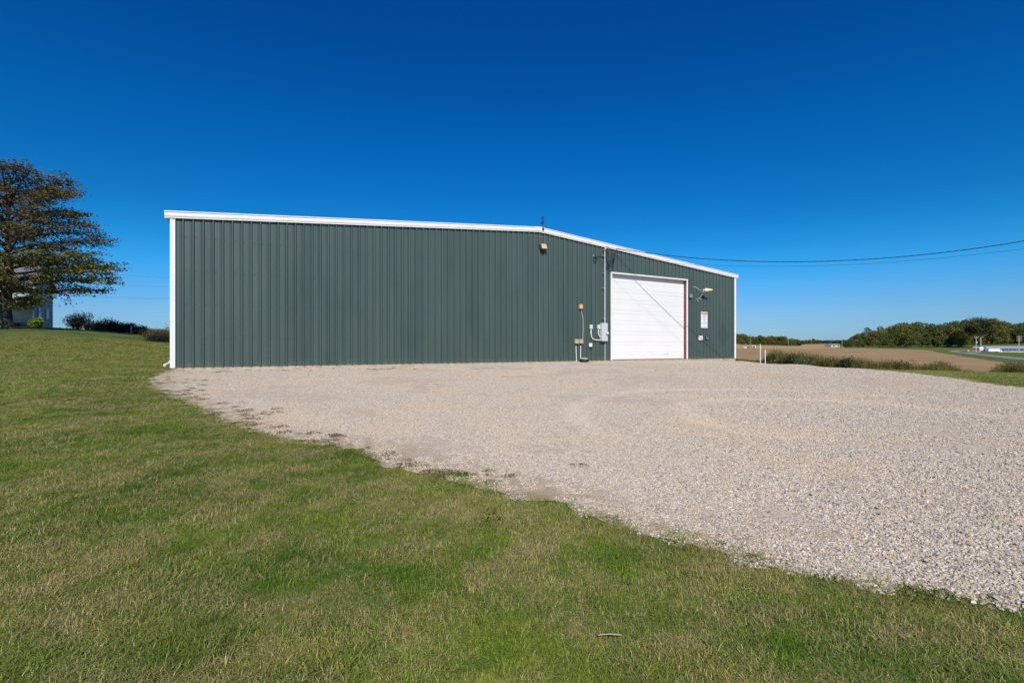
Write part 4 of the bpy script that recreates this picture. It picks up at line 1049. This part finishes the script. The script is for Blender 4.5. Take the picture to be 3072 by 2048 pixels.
# ditch shrubs
GS = [(.05,.08,.03),(.035,.06,.025),(.09,.12,.05),(.06,.09,.05)]
bush('shrub', 2482, 26.3, .7, .8, 'upright bushy shrub standing above the ditch weeds', [(.09,.1,.03),(.06,.08,.02)], 260, .04, 1600, base=at(2379, 28.3))
bush('shrub', 2545, 25.2, .75, .72, 'rounded grey-green shrub in the ditch weeds by the gravel', GS, 261, .045, 2600, base=at(2545, 24.6))
bush('shrub', 2418, 26.3, .9, .5, 'low pale-leaved plant at the gravel edge', [(.2,.26,.15),(.1,.14,.06),(.05,.08,.03)], 262, .05, 700, base=at(2408, 26.6))
bush('shrub', 2705, 23.4, .9, .7, 'spiky bush with pale feathery tops in the ditch', [(.07,.08,.02),(.2,.19,.1),(.1,.1,.03)], 263, .045, 1700)
bush('shrub', 2823, 23.6, .8, .75, 'dark bushy shrub in the ditch weeds below the road bend', [(.06,.07,.02),(.1,.09,.03)], 264, .045, 1700)
bush('shrub', 3030, 24.5, 1.2, .7, 'wide dark bush with red-tipped stems at the far right ditch', [(.05,.07,.02),(.09,.1,.03),(.18,.09,.06)], 265, .045, 2600)
bush('shrub', 2330, 30.2, 1.4, .75, 'tangled brown and green shrub behind the two white stakes', [(.1,.08,.05),(.08,.09,.03),(.14,.1,.06)], 266, .045, 2200)
# marker stakes
for px_, D_, top, lab in ((2281, 29.3, 1031.8, 'taller white marker stake at the gravel edge'), (2295.8, 27.9, 1048.5, 'shorter white marker stake at the gravel edge')):
    b = at(px_, D_); tz = CAMZ-(top-HY)/F*D_
    k = MB(); k.tube([b+Vector((0,0,-.1)), Vector((b.x-.005, b.y, tz))], .022, 8); o = k.build('marker_stake', M['signwhite'], None, origin=b); tag(o, lab, 'stake', 'white marker stakes')

# far trees: prototypes
def far_proto(seed, lobes=13, n=1100, shape=1.0, trunkh=.18):
    """unit-height tree, about 1 wide"""
    g_ = np.random.default_rng(seed); cen = []; sp = []
    for i in range(lobes):
        a = i*2.4+g_.uniform(-.4,.4); q = .27*math.sqrt((i+.3)/lobes)*shape; zz_ = (g_.uniform(.16, .80) if i > 3 else .2+.1*i) if i else .84
        q *= np.interp(zz_, [.15,.4,.6,.9], [1.1,1.2,1.05,.5])
        cen.append((math.cos(a)*q, math.sin(a)*q, zz_)); sp.append(g_.uniform(.12, .19))
    cen = np.array(cen); N_ = n; idx = g_.integers(len(cen), size=N_)
    d_ = g_.normal(size=(N_, 3)); d_ /= np.linalg.norm(d_, axis=1)[:, None]
    rad = np.array(sp)[idx]*g_.uniform(.55, 1.08, N_)**.6
    c = cen[idx]+d_*rad[:, None]*np.array([1.15,1.15,.85]); c = c+g_.normal(size=c.shape)*.012
    u = g_.normal(size=(N_, 3)); u /= np.linalg.norm(u, axis=1)[:, None]; w = np.cross(u, g_.normal(size=(N_, 3))); w /= np.linalg.norm(w, axis=1)[:, None]
    l_ = .028*g_.uniform(.6, 1.5, N_)[:, None]
    V = np.stack([c-u*l_, c-w*l_*.7, c+u*l_, c+w*l_*.7], 1).reshape(-1, 3)
    pal = np.array([(.105,.125,.045),(.14,.15,.05),(.085,.105,.04),(.18,.165,.06)])
    lobecol = g_.uniform(.75, 1.3, len(cen))
    C = pal[g_.integers(4, size=N_)]*lobecol[idx][:, None]*g_.uniform(.8, 1.2, (N_, 1))
    crown = quad_mesh('crown', V, C, M['leaf_far'])
    k = MB(); k.tube([(0,0,-.03),(0,0,.2),(.01,0,.5),(.02,0,.75)], [.022,.016,.011,.004], 6)
    for i in range(min(6, lobes)): k.tube([(0,0,.22+.05*i), tuple(cen[i]*np.array([.5,.5,1])*np.array([1,1,.75])), tuple(cen[i])], [.01,.006,.002], 4)
    me = bpy.data.meshes.new('trunk'); me.from_pydata(k.v, [], k.f); me.materials.append(M['bark'])
    return crown, me
PROT = [far_proto(300+i, 12+i % 5, 2600, [1., 1.2, .85, 1.05, 1.3, .95][i % 6]) for i in range(8)]
def plant_tree(name, px, D, toppy, wfac, label, group, proto=None, sink=0.):
    b = at(px, D); h = max(2.5, (CAMZ-(toppy-HY)/F*D)-b.z)
    r = empty(name, b, label, 'tree', group)
    cm, tm_ = PROT[proto if proto is not None else random.randrange(len(PROT))]
    r.scale = (h*wfac, h*wfac, h); r.rotation_euler = (0, 0, random.uniform(0, 6.28))
    mesh_obj('crown', cm, r); mesh_obj('trunk', tm_, r)
    return r
sky_px = [2520,2550,2563,2598,2628,2650,2666,2686,2712,2728,2746,2770,2790,2810,2837,2851,2881,2901,2925,2960,2981,3001,3027,3041,3067,3140,3300]
sky_py = [1016,1006,996,983,984,974,980,974,964,968,964,964,967,970,961,962,958,954,956,958,954,954,964,968,963,962,966]
def sk(px): return float(np.interp(px, sky_px, sky_py))
G1 = 'trees of the wood beyond the fields on the right'
lab_front = 'leafy tree in the front row of the wood on the right'
lab_back = 'treetop rising behind the front row of the wood on the right'
px_ = 2534.
while px_ < 3150:
    D_ = (340 if px_ < 2905 else 372)+random.uniform(0, 12)
    plant_tree('woodland_tree', px_, D_, sk(px_)+random.uniform(14, 30)*(1 if px_ > 2575 else .35), random.uniform(.72, 1.0), lab_front, G1)
    px_ += random.uniform(13, 21)
px_ = 2545.
while px_ < 3180:
    D_ = random.uniform(385, 410)
    plant_tree('woodland_tree', px_, D_, sk(px_)+random.uniform(3, 12), random.uniform(.7, .95), lab_back, G1)
    px_ += random.uniform(13, 20)
px_ = 2600.
while px_ < 3180:
    D_ = random.uniform(430, 460)
    plant_tree('woodland_tree', px_, D_, sk(px_)+random.uniform(-2, 5), random.uniform(.65, .9), lab_back, G1)
    px_ += random.uniform(15, 24)
# big spreading oak with pale trunk
def oak():
    g_ = np.random.default_rng(77); D_ = 325.; b = at(2942, D_); h = CAMZ-(938-HY)/F*D_-b.z
    r = empty('oak_tree', b, 'tallest tree on the right, pale bare trunk and wide dark crown', 'tree')
    k = MB(); k.tube([b+Vector(p) for p in ((0,0,-.5),(0,0,3),(-.3,0,6.5),(0.1,0,9)) ], [.65,.5,.42,.36], 8)
    cen = []
    for i in range(24):
        a = i*2.4; e = Vector((math.cos(a)*g_.uniform(3,9.5), math.sin(a)*g_.uniform(3,8), h*g_.uniform(.5,.84)))
        if abs(e.x) > 5: e.z = h*g_.uniform(.42,.7)
        k.tube([b+Vector((0,0,g_.uniform(6,9))), b+Vector((e.x*.45,e.y*.45,e.z*.72)), b+e], [.24,.15,.05], 6)
        cen.append(tuple(e)); cen.append((e.x*.7, e.y*.7, e.z*.93))
    k.build('trunk', M['barkpale'], r)
    V, C = leaf_cloud(np.array(cen), np.full(len(cen), 1.35), 150, .6, [(.09,.10,.045),(.12,.11,.05),(.07,.085,.04),(.15,.12,.06)], g_, .6, 1.2)
    mesh_obj('crown', quad_mesh('crown', V, C, M['leaf_tree']), r)
oak()
# grove on the far side of the stubble field
gx = [2000,2206,2227,2238,2250,2267,2276,2286,2292,2301,2318,2330,2338,2353,2362,2373,2391,2402]
gy = [1001,1001,998,1004,1008,1009,1003,1006,1010,1007,1004,1010,1007,1008,1014,1015,1014,1022]
G2_ = 'trees of the grove beyond the golden field'
px_ = 2100.
while px_ < 2404:
    plant_tree('grove_tree', px_, 605+random.uniform(0, 8), float(np.interp(px_, gx, gy))+random.uniform(-1, 4), random.uniform(.75, 1.0), 'rounded tree in the grove behind the golden stubble field', G2_)
    px_ += random.uniform(6.5, 10)
px_ = 2100.
while px_ < 2398:
    plant_tree('grove_tree', px_, 628+random.uniform(0, 10), float(np.interp(px_, gx, gy))+random.uniform(-1, 3), random.uniform(.75, 1.0), 'tree in the back row of the grove beyond the golden field', G2_)
    px_ += random.uniform(8, 12)
for px_, tp, w_ in ((2411,1020,1.1),(2419,1019,1),(2430,1018,.9),(2439,1014.5,.9),(2446,1019,1),(2453,1018,.9),(2461,1024,1.2)):
    plant_tree('distant_tree', px_, 960, tp, w_, 'small distant tree on the horizon right of the grove', 'distant trees between grove and wood')
# distant treeline as one mass
g_ = np.random.default_rng(9); cen = []
for px_ in np.arange(2395, 2560, 1.2):
    b = at(px_, 1500); 
    for q in range(3): cen.append((b.x, b.y+q*6, b.z+2+q*2.4))
V, C = leaf_cloud(np.array(cen), np.full(len(cen), 1.9), 14, 3.2, [(.06,.08,.07),(.05,.07,.065),(.07,.085,.06)], g_, .8, 1.2)
o = mesh_obj('distant_wood', quad_mesh('distant_wood', V, C, M['leaf_tree']), None); tag(o, kind='stuff')

# ------------------------------------------------------------------ utility poles
def pole(px, base_py, top_py, D, label, m, arms=1, armw=2.4, xf=False, group='wooden utility poles across the fields'):
    b = at(px, D); tz = CAMZ-(top_py-HY)/F*D
    r = empty('utility_pole', b, label, 'utility pole', group)
    k = MB(); k.tube([b+Vector((0,0,-.3)), Vector((b.x+.1, b.y, tz))], [.17,.12], 8); k.build('shaft', m, r)
    for i in range(arms):
        k = MB(); z_ = tz-.35-1.05*i; k.box((b.x+.1, b.y-.12, z_), (armw,.12,.14))
        ca = k.build('crossarm', m, r)
        k = MB()
        for q in (-.45,-.3,.3,.45): k.tube([(b.x+.1+q*armw, b.y-.12, z_+.07),(b.x+.1+q*armw, b.y-.12, z_+.25)], .05, 6)
        k.build('insulators', M['beige'], ca)
    if xf:
        k = MB(); k.tube([(b.x+.5,b.y,tz-3.6),(b.x+.5,b.y,tz-2.6)], .27, 10); k.build('transformer', M['boxgrey'], r)
    return r
pole(2928, 1055, 1010, 268, 'pale leaning utility pole with transformer beside the red shed', M['woodgrey'], 1, 2.6, True)
pole(3056.5, 1059, 1007.5, 262, 'pale utility pole with three crossarms in front of the greenhouse', M['woodgrey'], 3, 3.0)
pole(2251.6, 1051, 1000, 284, 'tall thin utility pole beside the white pickup', M['wood'], 2, 1.6)
pole(2364.7, 1046, 1015, 380, 'utility pole in the stubble in front of the grove', M['wood'], 1, 1.6)
pole(2434, 1043, 1023, 520, 'small distant pole right of the grove', M['wood'], 1, 1.6)
pole(2526, 1040, 1012, 330, 'pole at the left end of the right-hand wood', M['wood'], 1, 1.8)
pole(2493, 1036, 1016, 700, 'tiny distant pole above the white farm shed', M['wood'], 1, 2.0)
# H-frame pylon and lines behind the maple
b = at(506, 300); r = empty('pylon', b, 'small distant H-frame pylon left of the building corner', 'pylon')
k = MB()
for q in (-1.0, 1.0): k.tube([(b.x+q*1.1, b.y, b.z-.5),(b.x+q*1.1, b.y, CAMZ+(HY-975)/F*300)], .12, 6)
k.build('leg', M['wood'], r); k = MB(); k.box((b.x, b.y, CAMZ+(HY-976)/F*300),(3.6,.2,.2)); k.build('crossarm', M['wood'], r)
for (x0,y0,x1,y1,lab) in ((-200,760,600,839,'uppermost overhead wire behind the maple'),(-200,806,600,863,'second overhead wire from the top behind the maple'),(-200,852,600,894,'third overhead wire from the top behind the maple'),(-200,857,600,898,'lowest overhead wire behind the maple')):
    a = pt(x0,y0,130); c = pt(x1,y1,150); k = MB(); k.tube([a.lerp(c,u)-Vector((0,0,1.0*4*u*(1-u))) for u in np.linspace(0,1,14)], .014, 4)
    o = k.build('overhead_wire', M['black'], None, origin=a); tag(o, lab, 'wire', 'overhead wires behind the maple')

# ------------------------------------------------------------------ vehicles and far buildings
def wheel(parent, c, rad, w, ax):
    k = MB(); ax = Vector(ax); k.tube([Vector(c)-ax*w/2, Vector(c)+ax*w/2], rad, 14); tyre = k.build('wheel', M['tyre'], parent)
    k = MB(); k.tube([Vector(c)-ax*(w/2+.01), Vector(c)+ax*(w/2+.01)], rad*.55, 10); k.build('rim', M['galv'], tyre); return tyre
# white pickup facing left
b = hit(2237.5, 1044.8, 100, 900); D_ = b.y; sc = 1.0
r = empty('pickup_truck', b, 'white pickup with dark bed parked by the tall thin pole', 'pickup truck')
f2 = b.y/F
L_ = 19*f2*1.0; k = MB(); u = L_/5.6
def vx(x, y, z): return (b.x+x*u, b.y+y*u, b.z+z*u)
k.prism([(-2.8,.45),(2.8,.45),(2.8,1.05),(.4,1.1),(.3,1.1),(-1.2,1.12),(-2.7,1.0)], vx(0,-.95,0), vx(0,.95,0), (u,0,0), (0,0,u))
k.prism([(-1.25,1.1),(.35,1.1),(.2,1.75),(-.7,1.78)], vx(0,-.85,0), vx(0,.85,0), (u,0,0), (0,0,u)); k.build('body', M['vanwhite'], r)
k = MB(); k.prism([(-1.0,1.16),(.2,1.16),(.1,1.66),(-.62,1.68)], vx(0,-.88,0), vx(0,.88,0), (u,0,0), (0,0,u)); k.build('window', M['glass'], r)
k = MB(); k.prism([(.55,.5),(2.84,.5),(2.84,1.25),(.55,1.25)], vx(0,-.97,0), vx(0,.97,0), (u,0,0), (0,0,u)); k.build('bed', M['black'], r)
for x_ in (-1.85, 1.75):
    for y_ in (-.85,.85): wheel(r, vx(x_, y_, .4), .4*u, .25*u, (0,1,0))
# small white open-sided shelter/trailer
b = hit(2259, 1046, 100, 900); f2 = b.y/F; w_ = 12*f2; h_ = 9.5*f2
r = empty('stock_trailer', b, 'small white trailer with dark openings right of the pickup', 'trailer')
k = MB(); k.bbox(b+Vector((0,0,h_*.93)), (w_,2.4,h_*.14), .05); k.build('roof', M['vanwhite'], r)
k = MB(); k.bbox(b+Vector((w_*.42,0,h_*.5)), (w_*.16,2.3,h_*.72), .03); k.bbox(b+Vector((-w_*.1,0,h_*.26)), (w_*.5,2.2,h_*.16), .03); k.bbox(b+Vector((-w_*.25,0,h_*.55)), (w_*.06,2.2,h_*.62), .03); k.build('body', M['vanwhite'], r)
k = MB(); k.box(b+Vector((.08*w_,.2,h_*.55)), (w_*.52,1.7,h_*.6)); k.build('interior_shade', M['black'], r)  # black block stands for the shade inside the openings
for x_ in (-.15,.15): wheel(r, b+Vector((x_*w_, -1.15, .38)), .38, .2, (0,1,0))
# white farm building far away
b = hit(2507, 1039.5, 200, 1200); f2 = b.y/F
r = empty('farm_building', b, 'long low white farm shed with grey roof on the far horizon', 'building')
w_ = 27*f2; k = MB(); k.box(b+Vector((0,4,2.4*f2*1.1)), (w_, 8, 5.2*f2)); wl = k.build('wall', M['vanwhite'], r)
k = MB(); k.prism([(0,-5),(3.2*f2,0),(0,5)], b+Vector((-w_/2-.3,4,5.2*f2)), b+Vector((w_/2+.3,4,5.2*f2)), (0,0,1), (0,1,0)); k.build('roof', M['galv'], r)
k = MB(); k.box(b+Vector((w_*.3,-.03,1.6*f2)), (3*f2,.1,3*f2)); k.box(b+Vector((-w_*.2,-.03,1.6*f2)), (4*f2,.1,2*f2)); k.build('doorway', M['glass'], r)
# greenhouse
D_ = 292; b = at(3020, D_); gz = CAMZ-(1056.6-HY)/F*D_; f2 = D_/F
r = empty('greenhouse', Vector((b.x,b.y,gz)), 'long low greenhouse with pale sheet roof and framed glass side', 'greenhouse')
x0 = (2957-CX)*f2; x1 = (3190-CX)*f2; ze = CAMZ-(1045-HY)/F*D_; zr = CAMZ-(1037.5-HY)/F*D_
k = MB(); k.prism([(ze-gz,0),(ze-gz+.9*(zr-ze),2.2),(zr-gz,4),(ze-gz+.9*(zr-ze),5.8),(ze-gz,8)], Vector((x0,D_,gz)), Vector((x1,D_,gz)), (0,0,1), (0,1,0)); k.build('roof', M['polyroof'], r)
k = MB(); k.box(((x0+x1)/2, D_+4, (gz+ze)/2-.6), (x1-x0-.3, 7.6, ze-gz+1.2)); k.build('wall', simple('hazy_glass',(.10,.14,.16),.2,var=.5,scale=.6), r)
k = MB(); k.box(((x0+x1)/2, D_+.05, gz+.1), (x1-x0, .3, 1.0)); k.build('base_wall', M['woodgrey'], r)
k = MB(); x_ = x0+.1
while x_ < x1: k.box((x_, D_+.06, (gz+ze)/2), (.14,.16,ze-gz)); x_ += 2.3
k.build('frame', M['galv'], r)
k = MB(); k.box((x0-.15, D_+3.5, (gz+zr)/2-.3), (.3,7,zr-gz-.4)); k.build('end_door', M['teal'], r)
# box truck
D_ = 276; b = at(2980, D_); gz = CAMZ-(1058-HY)/F*D_; f2 = D_/F; b.z = gz
r = empty('box_truck', b, 'white box truck parked in front of the greenhouse', 'truck')
x0 = (2960-CX)*f2; x1 = (3001-CX)*f2; zt = CAMZ-(1045.8-HY)/F*D_
k = MB(); k.bbox(((x0+x1)/2-.6, D_, (gz+.75+zt)/2), (x1-x0-1.2, 2.3, zt-gz-.75), .05); k.build('cargo_box', M['vanwhite'], r)
k = MB(); k.prism([(.35,-1.25),(.35,.6),(1.25,.6),(1.95,.1),(2.0,-1.25)], Vector((x1-.7,D_-1.05,gz)), Vector((x1-.7,D_+1.05,gz)), (0,0,1), (1,0,0)); cb = k.build('cab', M['vanwhite'], r)
k = MB(); k.box((x1-.85, D_-1.06, gz+1.45), (.8,.05,.5)); k.build('window', M['glass'], cb)
k = MB(); k.box(((x0+x1)/2, D_, gz+.6), (x1-x0-.8, 1.9, .2)); k.build('chassis', M['black'], r)
for x_ in (x0+2.4, x1-1.2):
    for y_ in (-1.0, 1.0): wheel(r, (x_, D_+y_, gz+.42), .42, .28, (0,1,0))
# red shed with white gable
D_ = 278; b = at(2944, D_); gz = CAMZ-(1057-HY)/F*D_; b.z = gz; f2 = D_/F; w_ = 13*f2; h_ = 12.5*f2
r = empty('shed', b, 'small red and white shed with a pale gable left of the box truck', 'shed')
k = MB(); k.box(b+Vector((0,2,h_*.5-.4)), (w_,4,h_+.8)); k.build('wall', M['red'], r)
k = MB(); k.prism([(-w_*.56,h_*.92),(-w_*.56,h_*1.1),(-w_*.3,h_*1.2),(-w_*.2,h_*1.42),(w_*.2,h_*1.42),(w_*.3,h_*1.2),(w_*.56,h_*1.1),(w_*.56,h_*.92)], b+Vector((0,-.25,0)), b+Vector((0,4.2,0)), (1,0,0), (0,0,1)); k.build('roof', M['vanwhite'], r)
k = MB(); k.box(b+Vector((w_*.08,-.05,h_*.68)), (w_*.72,.08,h_*.3)); k.box(b+Vector((-w_*.36,-.05,h_*.4)), (w_*.1,.08,h_*.8)); k.build('trim', M['vanwhite'], r)
k = MB(); k.box(b+Vector((w_*.15,-.06,h_*.25)), (w_*.5,.1,h_*.5)); k.build('door', M['blue'], r)
# brown fence, white barrel
D_ = 272; k = MB(); x0 = (2912-CX)*D_/F; x1 = (2937-CX)*D_/F; gz = CAMZ-(1056.5-HY)/F*D_
x_ = x0; 
while x_ < x1: k.box((x_, D_, gz+.75), (.26,.05,1.9)); x_ += .3
o = k.build('wooden_fence', M['fencewood'], None, origin=((x0+x1)/2, D_, gz)); tag(o, 'brown board fence left of the red shed', 'fence')
b = hit(2904, 1053.5, 150, 400); k = MB(); k.tube([b+Vector((-.5,0,.3)), b+Vector((-.45,0,.35)), b+Vector((.45,0,.35)), b+Vector((.5,0,.3))], [.25,.33,.33,.25], 10); o = k.build('tank', M['vanwhite'], None, origin=b); tag(o, 'small white tank lying on the grass inside the road bend', 'tank')

# farmhouse behind the maple, its right end turned away from the sun
D_ = 58.; f2 = 60./F
b = at(98, D_); b.z = Hs(b.x, b.y)-.15
hs_ = empty('farmhouse', b, 'two-storey pale farmhouse with grey metal roof and brick porch behind the maple', 'house')
hs_.rotation_euler = (0, 0, math.atan2(.436, .9))
def zpy(py, D=58.): return CAMZ-(py-HY)/F*D-b.z
def lp(x, y, z): return b+Vector((x, y, z))
def mat_siding():
    t = NT('clapboard'); p = t.objco(); sx = t.n('ShaderNodeSeparateXYZ'); t.l(p, sx.inputs[0])
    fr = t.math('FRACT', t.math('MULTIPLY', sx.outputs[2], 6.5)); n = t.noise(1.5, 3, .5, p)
    c = t.mix(t.r1(n,.3,.7), (.30,.33,.36), (.36,.38,.40))  # white boards tinted dark blue-grey, the shade is put into their colour
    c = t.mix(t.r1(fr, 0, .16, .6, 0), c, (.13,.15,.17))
    return t.princ(c, .6, 0, t.bump(fr, .6, .03))
M['siding'] = mat_siding()
eave = zpy(858); HW = 14.; HD = 5.6; ridge = eave+2.9
k = MB(); k.box(lp(-HW/2, HD/2, eave/2-.3), (HW, HD, eave+.6)); k.build('wall', M['siding'], hs_)
k = MB(); k.prism([(.0, eave-.02),(HD, eave-.02),(HD/2, ridge-.2)], lp(-.25,0,0), lp(-.002,0,0), (0,1,0), (0,0,1)); k.build('gable', M['siding'], hs_)
k = MB()
k.prism([(-.5, eave-.30),(-.5, eave-.12),(HD/2, ridge+.1),(HD+.5, eave-.12),(HD+.5, eave-.30),(HD/2, ridge-.1)], lp(-HW-.4,0,0), lp(.45,0,0), (0,1,0), (0,0,1))
rf = k.build('roof', simple('grey_metal_roof',(.20,.195,.22),.45,.2,.15,1.5), hs_)
k = MB(); x_ = -HW-.3
while x_ < .4: k.prism([(-.5, eave-.12),(-.5, eave-.07),(HD/2, ridge+.15),(HD/2, ridge+.1)], lp(x_,0,0), lp(x_+.05,0,0), (0,1,0), (0,0,1)); x_ += .42
k.build('roof_seams', simple('seam_grey',(.3,.3,.32),.4,.2), rf)
k = MB(); k.box(lp(.03,.06,eave/2-.1),(.06,.14,eave)); k.box(lp(.03,HD-.06,eave/2-.1),(.06,.14,eave)); k.build('corner_board', simple('board_white',(.7,.71,.72),.5), hs_)
k = MB(); k.box(lp(-5.2,-1.0,.15),(8.0,2.0,.9)); k.build('porch_base', M['brick'], hs_)
k = MB(); k.box(lp(-5.2,-1.0,.65),(8.2,2.15,.1)); k.build('porch_floor', M['woodgrey'], hs_)
pz = 3.25
k = MB(); k.prism([(-3.1,pz-.75),(-3.1,pz-.63),(0,pz+.75),(0,pz+.6)], lp(-13.4,0,0), lp(-.1,0,0), (0,1,0), (0,0,1)); k.build('porch_roof', M['galv'], hs_)
for x_ in (-9.1,-6.6,-4.0,-1.3):
    k = MB(); k.box(lp(x_,-1.95,(pz+.7)/2),(.15,.15,pz-.7)); k.build('porch_post', simple('post_paint',(.6,.62,.62),.6), hs_)
for x_, z_, w_, h_ in ((-7.6,1.75,1.0,1.5),(-2.6,1.75,.9,1.5),(-8.,4.6,.9,1.2),(-5.2,4.6,.9,1.2),(-2.2,4.6,.9,1.2)):
    k = MB(); k.box(lp(x_,-.02,z_),(w_,.12,h_)); wn = k.build('window', M['woodgrey'], hs_)
    k = MB(); k.box(lp(x_,-.07,z_),(w_-.2,.06,h_-.2)); k.build('pane', M['glass'], wn)
for y_, z_ in ((1.7,1.9),(3.9,1.9),(2.8,4.5)):
    k = MB(); k.box(lp(.02,y_,z_),(.12,.85,1.4)); wn = k.build('window', M['woodgrey'], hs_)
    k = MB(); k.box(lp(.07,y_,z_),(.06,.65,1.2)); k.build('pane', M['glass'], wn)
k = MB(); k.box(lp(-5.1,-.03,1.7),(.95,.1,2.05)); k.build('door', M['teal'], hs_)

# fallen twig / straw on the lawn
b = hit(1815, 1939); b2 = hit(1845, 1938)
k = MB(); k.tube([b+Vector((-.03,0,.05)), b.lerp(b2,.5)+Vector((0,0,.055)), b2+Vector((.03,0,.05))], .0025, 5); o = k.build('twig', simple('straw',(.5,.33,.2),.8), None, origin=b); tag(o, 'thin pale straw lying on the lawn near the bottom', 'twig')
b = hit(1480, 1563); k = MB()
V, C = leaf_cloud(np.array([(0,0,.05),(.06,.02,.04)]), np.array([.05,.05]), 9, .02, [(.22,.07,.03),(.15,.06,.03),(.08,.12,.02)], np.random.default_rng(5), .4)
o = mesh_obj('fallen_leaves', quad_mesh('fallen_leaves', V, C, M['leaf_tree']), None, b); tag(o, 'small clump of reddish leaves on the lawn below the gravel edge', 'leaves')

# ------------------------------------------------------------------ light, sky, camera
SKYST = [(0,(.37,.60,1.0)),(.061,(.36,.63,1.0)),(.111,(.22,.67,1.09)),(.144,(.12,.68,1.12)),(.1925,(.06,.61,1.04)),(.24,(.035,.53,.97)),(.30,(.02,.50,.97)),(.384,(.01,.47,.98)),(.482,(.01,.40,.94)),(.583,(.01,.38,.94)),(.8,(.35,.6,.95))]
EL = math.radians(36); hdir = Vector((.03, -.99955, 0)); sdir = Vector((hdir.x*math.cos(EL), hdir.y*math.cos(EL), math.sin(EL)))
sun = bpy.data.lights.new('sun', 'SUN'); sun.energy = 4.6; sun.angle = math.radians(.5); sun.color = (1., .945, .83)
so = bpy.data.objects.new('sun', sun); COL.objects.link(so); so.rotation_euler = (-sdir).to_track_quat('-Z', 'Y').to_euler(); so.location = sdir*60
w = bpy.data.worlds.new('World'); scene.world = w; w.use_nodes = True; nt = w.node_tree; nt.nodes.clear()
sky = nt.nodes.new('ShaderNodeTexSky'); sky.sky_type = 'NISHITA'; sky.sun_disc = False; sky.sun_elevation = EL; sky.sun_rotation = math.atan2(hdir.x, hdir.y)
sky.altitude = 100; sky.air_density = 1.0; sky.dust_density = .3; sky.ozone_density = 3.0
# deeper, polarised-looking clear autumn sky: the sky model graded by elevation only
geo = nt.nodes.new('ShaderNodeTexCoord'); sp_ = nt.nodes.new('ShaderNodeSeparateXYZ'); nt.links.new(geo.outputs['Generated'], sp_.inputs[0])
rp = nt.nodes.new('ShaderNodeValToRGB'); st_ = SKYST
e_ = rp.color_ramp.elements
while len(e_) < len(st_): e_.new(.5)
for i, (p_, c_) in enumerate(st_): e_[i].position = p_; e_[i].color = (*c_, 1)
nt.links.new(sp_.outputs[2], rp.inputs[0])
mx = nt.nodes.new('ShaderNodeMix'); mx.data_type = 'RGBA'; mx.blend_type = 'MULTIPLY'; mx.inputs[0].default_value = 1; mx.clamp_result = False
bg = nt.nodes.new('ShaderNodeBackground'); bg.inputs[1].default_value = .105; ow = nt.nodes.new('ShaderNodeOutputWorld')
nt.links.new(sky.outputs[0], mx.inputs[6]); nt.links.new(rp.outputs[0], mx.inputs[7]); nt.links.new(mx.outputs[2], bg.inputs[0]); nt.links.new(bg.outputs[0], ow.inputs[0])
cam = bpy.data.cameras.new('camera'); co = bpy.data.objects.new('camera', cam); COL.objects.link(co)
cam.sensor_width = 36; cam.lens = F/3072*36; cam.shift_y = (HY-1024)/3072; cam.clip_end = 12000; cam.clip_start = .05
co.location = (0, 0, CAMZ); co.rotation_euler = (math.radians(90), 0, 0)
scene.camera = co
scene.view_settings.view_transform = 'Standard'; scene.view_settings.look = 'None'; scene.view_settings.exposure = 0; scene.view_settings.gamma = 1
scene.cycles.max_bounces = 5; scene.cycles.diffuse_bounces = 3; scene.cycles.glossy_bounces = 2; scene.cycles.transparent_max_bounces = 4
